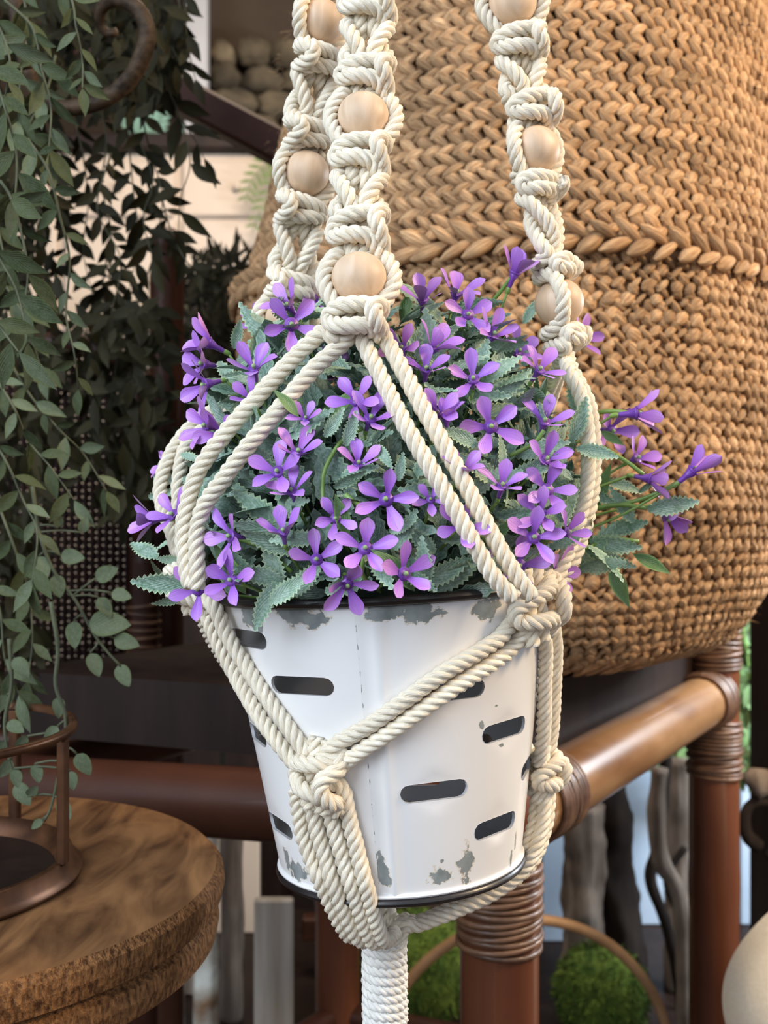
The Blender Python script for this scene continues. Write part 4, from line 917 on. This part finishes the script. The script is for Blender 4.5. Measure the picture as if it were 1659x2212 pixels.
chair=empty('cane_chair',P(200,1700,1.20),'dark brown cane webbed chair back behind the trailing vines','chair')
cd=1.20
def at(x,y,d): return P(x,y,d)
mb=MB(); a0=P(-40,760,cd); a1_=P(290,1590,cd)
x=a0.x
while x<a1_.x: tube(mb,[(x,cd,a1_.z),(x,cd,a0.z)],.0026,4); x+=.0078
z=a1_.z
while z<a0.z: tube(mb,[(a0.x,cd+.002,z),(a1_.x,cd+.002,z)],.0026,4); z+=.0078
for s in (1,-1):
    x=a0.x-.4
    while x<a1_.x+.4:
        pts=[]
        for k in range(2):
            zz=(a1_.z,a0.z)[k]; xx=x+s*(zz-a1_.z); pts.append((xx,zz))
        (xa,za),(xb,zb)=pts
        # clip to the panel
        def clip(xa,za,xb,zb):
            t0,t1=0,1
            for lim,sg in ((a0.x,1),(a1_.x,-1)):
                fa=(xa-lim)*sg; fb=(xb-lim)*sg
                if fa<0 and fb<0: return None
                if fa<0: t0=max(t0,fa/(fa-fb))
                if fb<0: t1=min(t1,fa/(fa-fb))
            return None if t0>=t1 else (xa+(xb-xa)*t0,za+(zb-za)*t0,xa+(xb-xa)*t1,za+(zb-za)*t1)
        r4=clip(xa,za,xb,zb)
        if r4: tube(mb,[(r4[0],cd+.004,r4[1]),(r4[2],cd+.004,r4[3])],.0010,4)
        x+=.0156
tag(mb.obj('cane_webbing',M['cane'],chair),'open cane webbing',kind='stuff')
p0=P(308,1690,cd-.005);p1=P(312,1180,cd-.005)
pole('post',[(p0.x,cd-.005,0.0),tuple(p0),tuple(p1)],.017,M['rattan_dark'],(.4,.8),chair)
binding(P(309,1640,cd-.005),P(311,1300,cd-.005),.017,20,chair,.0022)
pole('top_rail',[P(-60,752,cd),P(150,742,cd),P(300,790,cd)],.013,M['rattan_dark'],(),chair)
pole('bottom_rail',[P(-60,1600,cd),P(310,1602,cd)],.014,M['rattan_dark'],(),chair)
pole('back_post',[P(300,800,cd),P(308,1000,cd),p1],.013,M['rattan_dark'],(),chair)
# post with a rounded cap
pc=empty('wooden_post',P(360,1700,1.32),'reddish brown round wooden post with domed top behind the vines','post')
mb=MB(); q=P(360,1700,1.32); zt_=P(360,492,1.32).z; q.z=0
lathe(mb,[(.0,zt_),(.010,zt_-.001),(.0185,zt_-.008),(.020,zt_-.02),(.018,zt_-.03),(.0165,zt_-.034),(.021,zt_-.06),(.021,.0)],32,(q.x,1.32,0)); mb.obj('shaft',M['rattan_dark'],pc)
# dark cabinet behind
dc=empty('dark_cabinet',(P(500,1600,2.18).x,2.25,0),'dark brown wooden cabinet standing left behind the hanging bucket','cabinet')
DD=2.18; xa,xb=P(335,0,DD).x,P(900,0,DD).x; zb=P(0,640,DD).z
mb=MB(); box(mb,(xa,DD,0),(xb,DD+.16,zb),bev=.004); mb.obj('carcass',M['darkwood'],dc,smooth=False)
mb=MB(); box(mb,(xa-.01,DD-.015,zb),(xb+.01,DD+.165,zb+.02),bev=.003); mb.obj('top',M['darkwood'],dc,smooth=False)
for k in range(2):
    w2=(xb-xa)/2; mb=MB(); box(mb,(xa+.012+k*w2,DD-.012,.06),(xa+w2-.012+k*w2,DD,zb-.03),bev=.003); o=mb.obj('door',M['darkwood'],dc,smooth=False)
    mb=MB(); sphere(mb,(xa+w2+(.03 if k else -.03),DD-.022,zb*.55),.01,12,8); mb.obj('knob',M['iron'],o)
# cream cabinet
cdp=2.40; wc=empty('cream_cabinet',(P(250,0,cdp).x,2.3,0),'cream painted panelled cabinet with dark top seen through the vines','cabinet')
xa,xb=P(-120,0,cdp).x,P(640,0,cdp).x; zt2=P(0,330,cdp).z
mb=MB(); box(mb,(xa,cdp,0),(xb,cdp+.4,zt2),bev=.004); mb.obj('carcass',M['cream'],wc,smooth=False)
mb=MB(); box(mb,(xa-.02,cdp-.03,zt2),(xb+.02,cdp+.42,zt2+.035),bev=.004); tag(mb.obj('top',M['darkwood'],wc,smooth=False),'dark wooden top')
nr=0
rows=[(350,470),(478,720),(730,1000),(1010,1400)]
for (ya,yb) in rows:
    for k in range(3):
        x0=xa+.01+(xb-xa)/3*k; x1=xa-.01+(xb-xa)/3*(k+1); mb=MB(); box(mb,(x0,cdp-.014,P(0,yb,cdp).z),(x1,cdp,P(0,ya,cdp).z),bev=.004); o=mb.obj('drawer',M['cream'],wc,smooth=False)
        mb=MB(); sphere(mb,((x0+x1)/2,cdp-.022,(P(0,yb,cdp).z+P(0,ya,cdp).z)/2),.009,10,8); mb.obj('knob',M['cream'],o)
# grey board upright and stones on the cabinet top
gb=MB(); a=P(402,0,2.5).x; box(gb,(a,2.48,zt2+.035),(P(450,0,2.5).x,2.52,P(0,-200,2.5).z),bev=.003); o=gb.obj('grey_upright',M['greywhite'],smooth=False); tag(o,'pale grey painted upright on the cream cabinet top, beside the stones','upright')
sw=empty('stone_stack',P(540,300,2.6),'stack of blurred brown field stones on the cabinet at top','stones')
for r in range(4):
    x=452+random.uniform(-10,0)
    while x<650:
        w2=random.uniform(60,125); h2=random.uniform(44,60); yy=300-r*52
        c=P(x+w2/2,yy-20+random.uniform(-8,8),2.6); mb=MB(); sphere(mb,tuple(c),(w2/2/F*2.6*1.02,.06,.034),14,10,lump=.35,seed=r*9+x,tone=random.random()); mb.obj('stone',M['stone'],sw); x+=w2*.95
mb=MB(); box(mb,(P(452,0,2.68).x,2.68,zt2+.036),(P(660,0,2.68).x,2.72,P(0,-200,2.68).z)); tag(mb.obj('backing',M['wall'],sw,smooth=False),'dark backing')
# diagonal beam
p0=P(225,120,1.25); p1=P(700,372,1.18); d=(p1-p0); mb=MB(); box(mb,(-.03,-.02,-.0185),(d.length+.05,.02,.0185),bev=.004,M=Matrix.Translation(p0)@Vector((1,0,0)).rotation_difference(d.normalized()).to_matrix().to_4x4()); o=mb.obj('diagonal_beam',M['beam'],smooth=False)
tag(o,'dark brown diagonal wooden beam slanting down behind the left strap','beam')
# fern at cabinet
def frond(parent,pts,dep,lp,m,n=16,wd=.3):
    p=catmull([P(x,y,dep) for x,y in pts],.006); mb=MB(); tube(mb,p,.0014,5); mb.obj('stem',m,parent)
    v,f,uv=leaf_geo(.03,.03*wd,0,4,.1,.1,1); me=MB().add(v,f,uv).mesh('leaflet',m)
    for i in range(1,n):
        j=int(len(p)*i/n); j=min(j,len(p)-2); dd=p[j+1]-p[j]; a=math.atan2(dd[2],dd[0])
        for s in (1,-1):
            an=a+s*.9; y=Vector((math.cos(an),-.1,math.sin(an))).normalized(); z=Vector((0,-1,0)); z=(z-y*z.dot(y)).normalized(); xx=y.cross(z)
            link('leaflet',me,parent,M=Matrix.Translation(Vector(p[j]))@Matrix((xx,y,z)).transposed().to_4x4()@Matrix.Scale(lp/F*dep/.03*(1-.5*i/n),4))
fe=empty('fern',P(600,300,2.42),'light green fern fronds hanging in front of the cream cabinet','plant')
for pts in ([(640,330),(600,380),(570,440),(545,500)],[(650,320),(620,400),(600,470),(590,540)],[(640,310),(590,340),(545,390),(530,440)]): frond(fe,pts,2.34,46,M['fern'],10)
te=empty('teal_plant',P(400,300,2.5),'small blurred teal green plant on the dark cabinet top','plant')
for pts in ([(300,300),(310,240),(325,200)],[(290,310),(285,250),(300,200)],[(320,300),(345,260),(350,215)],[(420,300),(440,280),(470,285)],[(470,300),(500,290),(530,305)],[(400,300),(430,265),(450,262)]): frond(te,pts,2.5,34,M['fernteal'],8,.5)

# ---------------------------------------------------------------- low bench with logs, boards, moss and driftwood
bz=.20
bench=empty('display_bench',(.1,1.6,0),'low dark display bench holding the logs and moss below the stool','bench')
mb=MB(); box(mb,(-.85,1.54,bz-.04),(.95,2.15,bz),bev=.004); mb.obj('bench_top',M['darkwood'],bench,smooth=False)
for sx_ in (-.8,.87):
    for sy_ in (1.56,2.08): mb=MB(); box(mb,(sx_,sy_,0),(sx_+.05,sy_+.05,bz-.04),bev=.003); mb.obj('leg',M['darkwood'],bench,smooth=False)
def log(name,px,pw,ytop,d,m,label,cat,z0=bz,lean=0,flat=1,lump=.14,grp=None):
    q=P(px,0,d); r=pw/2/F*d; zt_=P(0,ytop,d).z; n=40; s=18; v=[];f=[]
    for i in range(n+1):
        t=i/n; z=z0+(zt_-z0)*t
        for j in range(s):
            a=2*PI*j/s; k=1+lump*noise.noise(Vector((math.cos(a)*1.5+px,math.sin(a)*1.5,z*14)))*1.6+lump*.7*noise.noise(Vector((math.cos(a)*4,math.sin(a)*4+px,z*40)))
            v.append((q.x+lean*(z-z0)+r*k*math.cos(a),d+r*k*math.sin(a)*flat,z))
    for i in range(n):
        for j in range(s): f.append((i*s+j,i*s+(j+1)%s,(i+1)*s+(j+1)%s,(i+1)*s+j))
    f+=[list(range(s))[::-1],[n*s+j for j in range(s)]]
    o=MB().add(arr(v),f).obj(name,m); return tag(o,label,cat,grp)
log('birch_log',445,52,1780,1.60,M['birch'],'white and brown barked log right behind the round table edge','log')
log('birch_log',500,50,1795,1.68,M['drift'],'brown rough log beside the white barked log','log')
log('birch_log',380,40,2030,1.60,M['birch'],'short pale mottled log below the round table','log')
log('birch_log',230,44,2150,1.60,M['birch'],'short birch log at the bottom left under the table','log')
def board(name,x0,x1,y0,d,m,label,th=.018,lean=0,z0=bz,cat='board'):
    a,b_=P(x0,0,d).x,P(x1,0,d).x; mb=MB(); box(mb,(a,d,z0),(b_,d+th,P(0,y0,d).z),bev=.003); o=mb.obj(name,m,smooth=False); return tag(o,label,cat)
board('grey_board',548,632,1945,1.58,M['oldboard'],'weathered grey board standing below the bucket at left')
board('blue_panel',328,392,1960,1.72,M['blue'],'pale blue board standing under the round table')
board('cream_board',392,428,1900,1.76,M['cream'],'narrow cream board beside the pale blue board')
board('cream_board',440,560,1700,2.02,M['cream'],'wide cream board behind the barked logs')
board('cream_board',-60,330,2040,1.80,M['blue'],'broad pale board at the bottom left corner')
fr=empty('wooden_trestle',P(730,2200,1.7),'dark brown wooden trestle low behind the wrapped tail','trestle')
for (x0,x1,y0,y1) in ((652,900,1985,2035),(695,765,2035,2300)):
    mb=MB(); box(mb,(P(x0,0,1.82).x,1.82,max(bz,P(0,y1,1.82).z)),(P(x1,0,1.82).x,1.85,P(0,y0,1.82).z),bev=.003); mb.obj('bar',M['rattan_dark'] if y0<2000 else M['drift'],fr,smooth=False)
def mossball(px,py,r,d,label):
    c=P(px,py,d); R_=r/F*d; c.z=bz+R_*.97
    root=empty('moss_ball',(c.x,c.y,bz),label,'moss ball'); mb=MB(); sphere(mb,tuple(c),R_*.90,24,16,lump=.06,seed=px); mb.obj('core',M['moss'],root)
    mb=MB(); vs=[];fs=[];k=0;ts=[]
    for _ in range(2600):
        n=Vector(rng.normal(size=3)).normalized(); p=c+n*R_*.9; dd=(n+Vector(rng.normal(size=3))*.8).normalized(); l=random.uniform(.006,.014); sd=dd.cross(n)
        if sd.length<.05: continue
        sd=sd.normalized()*.0012; q=p+dd*l*.6; e=q+(dd+Vector((0,0,-.5))).normalized()*l*.5; vs+=[p-sd,p+sd,q+sd,q-sd,e]; fs+=[(k,k+1,k+2,k+3),(k+3,k+2,k+4)]; k+=5; ts+=[random.random()]*5
    mb.add(arr(vs),fs,None,0,np.array(ts)); tag(mb.obj('moss',M['moss'],root),kind='stuff')
mossball(1300,2180,108,1.61,'large green moss ball behind the pale rattan hoop')
mossball(905,2180,128,1.66,'green moss ball left of the front stool post')
# hoop
hp=[]; 
for a in np.linspace(0,2*PI,60,endpoint=False): hp.append(P(1135,2303,1.49)+Vector((.205*math.cos(a),.01*math.sin(2*a),.205*math.sin(a))))
hp.append(hp[0]); mb=MB(); tube(mb,arr(hp),.0075,10,cap=False); o=mb.obj('rattan_hoop',M['hoop']); tag(o,'pale rattan hoop arching over the moss ball','hoop')
log('driftwood_log',1258,92,1740,1.74,M['drift'],'grey brown driftwood trunk left of the black trunk','driftwood',lump=.22)
log('driftwood_log',1350,92,1650,1.80,M['driftdark'],'nearly black driftwood trunk in the middle of the stool opening','driftwood',lump=.2,lean=-.10)
log('driftwood_log',1462,52,1640,1.78,M['drift'],'slender speckled driftwood stem beside the right stool post','driftwood',lump=.2)
def branch(pts,d,r,m,label,name='driftwood_branch'):
    p=catmull([P(x,y,d) for x,y in pts],.008); n=len(p); k=np.array([1+.25*noise.noise(Vector(q)*30) for q in p]); mb=MB(); tube(mb,p,r*k*np.linspace(1,.8,n),10); o=mb.obj(name,m); return tag(o,label,'driftwood')
branch([(1440,1560),(1435,1700),(1420,1830),(1405,1900),(1440,2000),(1465,2120),(1480,2300)],1.64,.010,M['driftdark'],'thin black crooked branch left of the right stool post')
branch([(1425,1660),(1418,1760),(1428,1860),(1470,1960),(1480,2300)],1.60,.013,M['drift'],'brown bent branch leaning beside the black crooked branch')
branch([(1480,1830),(1440,1900),(1470,2000),(1500,2200)],1.70,.006,M['driftdark'],'thin curling twig behind the right stool post')
branch([(1620,1700),(1640,1690),(1700,1700)],1.3,.018,M['drift'],'short brown branch right of the right stool post')
branch([(1640,1830),(1612,1800),(1615,1745),(1655,1730),(1700,1760),(1690,1830),(1655,1850)],1.3,.008,M['driftdark'],'curled dark branch loop right of the right stool post')
board('blue_panel',1170,1222,1770,1.98,M['blue'],'pale blue panel standing in for a window gap left of the driftwood trunks')  # painted panels stand in for blue window daylight between the trunks
board('blue_panel',1310,1440,1600,2.06,M['blue'],'pale blue panel standing in for a window gap behind the crooked branches')
board('blue_panel',1440,1520,1760,2.08,M['blue'],'pale blue panel standing in for a window gap behind the right stool post')
board('blue_panel',1600,1760,1680,2.06,M['blue'],'pale blue panel standing in for a window gap at the right edge of the picture')
# greenery right
gr_=empty('leafy_plant',P(1640,1750,1.6),'bright green leafy plant behind the right stool post','plant')
GLM=[leaf_mesh('leaf',M['leafgreen'],.03,.014,0,6,.2,c,1,0) for c in (.1,.3)]
for i in range(150):
    x=random.uniform(1585,1680); y=random.uniform(1310,1690); place_leaf(gr_,P(x,y,random.uniform(1.6,1.8)),random.uniform(0,360),random.uniform(.03,.055),random.choice(GLM))
for k in range(4):
    mb=MB(); tube(mb,catmull([P(1650,1800,1.65),P(1630+12*k,1560,1.65),P(1600+35*k,1330,1.65)],.01),.003,6); mb.obj('stem',M['stem'],gr_)
gr2=empty('leafy_plant',P(1440,1700,1.9),'small green plant seen under the slanting stool rail','plant')
for i in range(50):
    x=random.uniform(1430,1510); y=random.uniform(1600,1690); place_leaf(gr2,P(x,y,random.uniform(1.93,2.0)),random.uniform(0,360),random.uniform(.03,.05),random.choice(GLM))
mb=MB(); tube(mb,[P(1460,2000,1.96),P(1465,1620,1.96)],.004,6); mb.obj('stem',M['stem'],gr2)
# cream cushion lower right
c=P(1900,2190,.95); mb=MB(); n=36
v=[];f=[]
for i in range(n+1):
    for j in range(n+1):
        u=-1+2*i/n; w2=-1+2*j/n; rr_=(abs(u)**3+abs(w2)**3)**(1/3) or 1; mx_=max(abs(u),abs(w2)); kk_=mx_/rr_; v.append((u*kk_,w2*kk_,max(0,1-mx_**2.6)**.5))
nn=(n+1)**2; v=np.array(v)
top=v*np.array([.125,.125,.055]); bot=v*np.array([.125,.125,-.055])
for k in (0,nn):
    for i in range(n):
        for j in range(n):
            a=k+i*(n+1)+j; q=(a,a+1,a+n+2,a+n+1); f.append(q if k else q[::-1])
vv3=np.vstack([top,bot]); Mx=Matrix.Translation(c)@Matrix.Rotation(math.radians(78),4,'X')@Matrix.Rotation(math.radians(38),4,'Z'); A=np.array(Mx)
mb.add(vv3@A[:3,:3].T+A[:3,3],f); o=mb.obj('cushion',M['cushion']); tag(o,'cream linen cushion at the lower right corner','cushion')
# side table carrying the cushion
st=empty('side_chest',(P(1880,0,.95).x,.95,0),'brown wooden chest under the cream cushion','chest')
mb=MB(); zc=float(vv3@A[2,:3].T .min()+A[2,3]) if False else float((vv3@A[:3,:3].T+A[:3,3])[:,2].min()); box(mb,(c.x-.07,.86,0),(c.x+.2,1.06,zc),bev=.004); mb.obj('carcass',M['darkwood'],st,smooth=False)
# amber glass lamp at the right edge
lm=empty('amber_lamp',P(1760,650,1.35),'amber brown glass lamp at the upper right corner behind the basket','lamp')
q=P(1765,300,1.35); mb=MB(); lathe(mb,[(.02,-.32),(.06,-.31),(.075,-.25),(.085,-.1),(.09,.05),(.085,.2),(.06,.30),(.03,.34),(.028,.42)],40,(q.x,1.35,q.z)); mb.obj('glass_body',M['amber'],lm)
mb=MB(); lathe(mb,[(.11,.42),(.17,.25),(.172,.25),(.112,.42)],40,(q.x,1.35,q.z)); mb.obj('lamp_shade',M['cream'],lm)
mb=MB(); box(mb,(q.x-.035,1.25,0),(q.x+.13,1.5,q.z-.32),bev=.004); o=mb.obj('lamp_stand',M['darkwood'],smooth=False); tag(o,'dark plinth behind the basket carrying the amber lamp','plinth')
print('OBJECTS', len(bpy.data.objects))
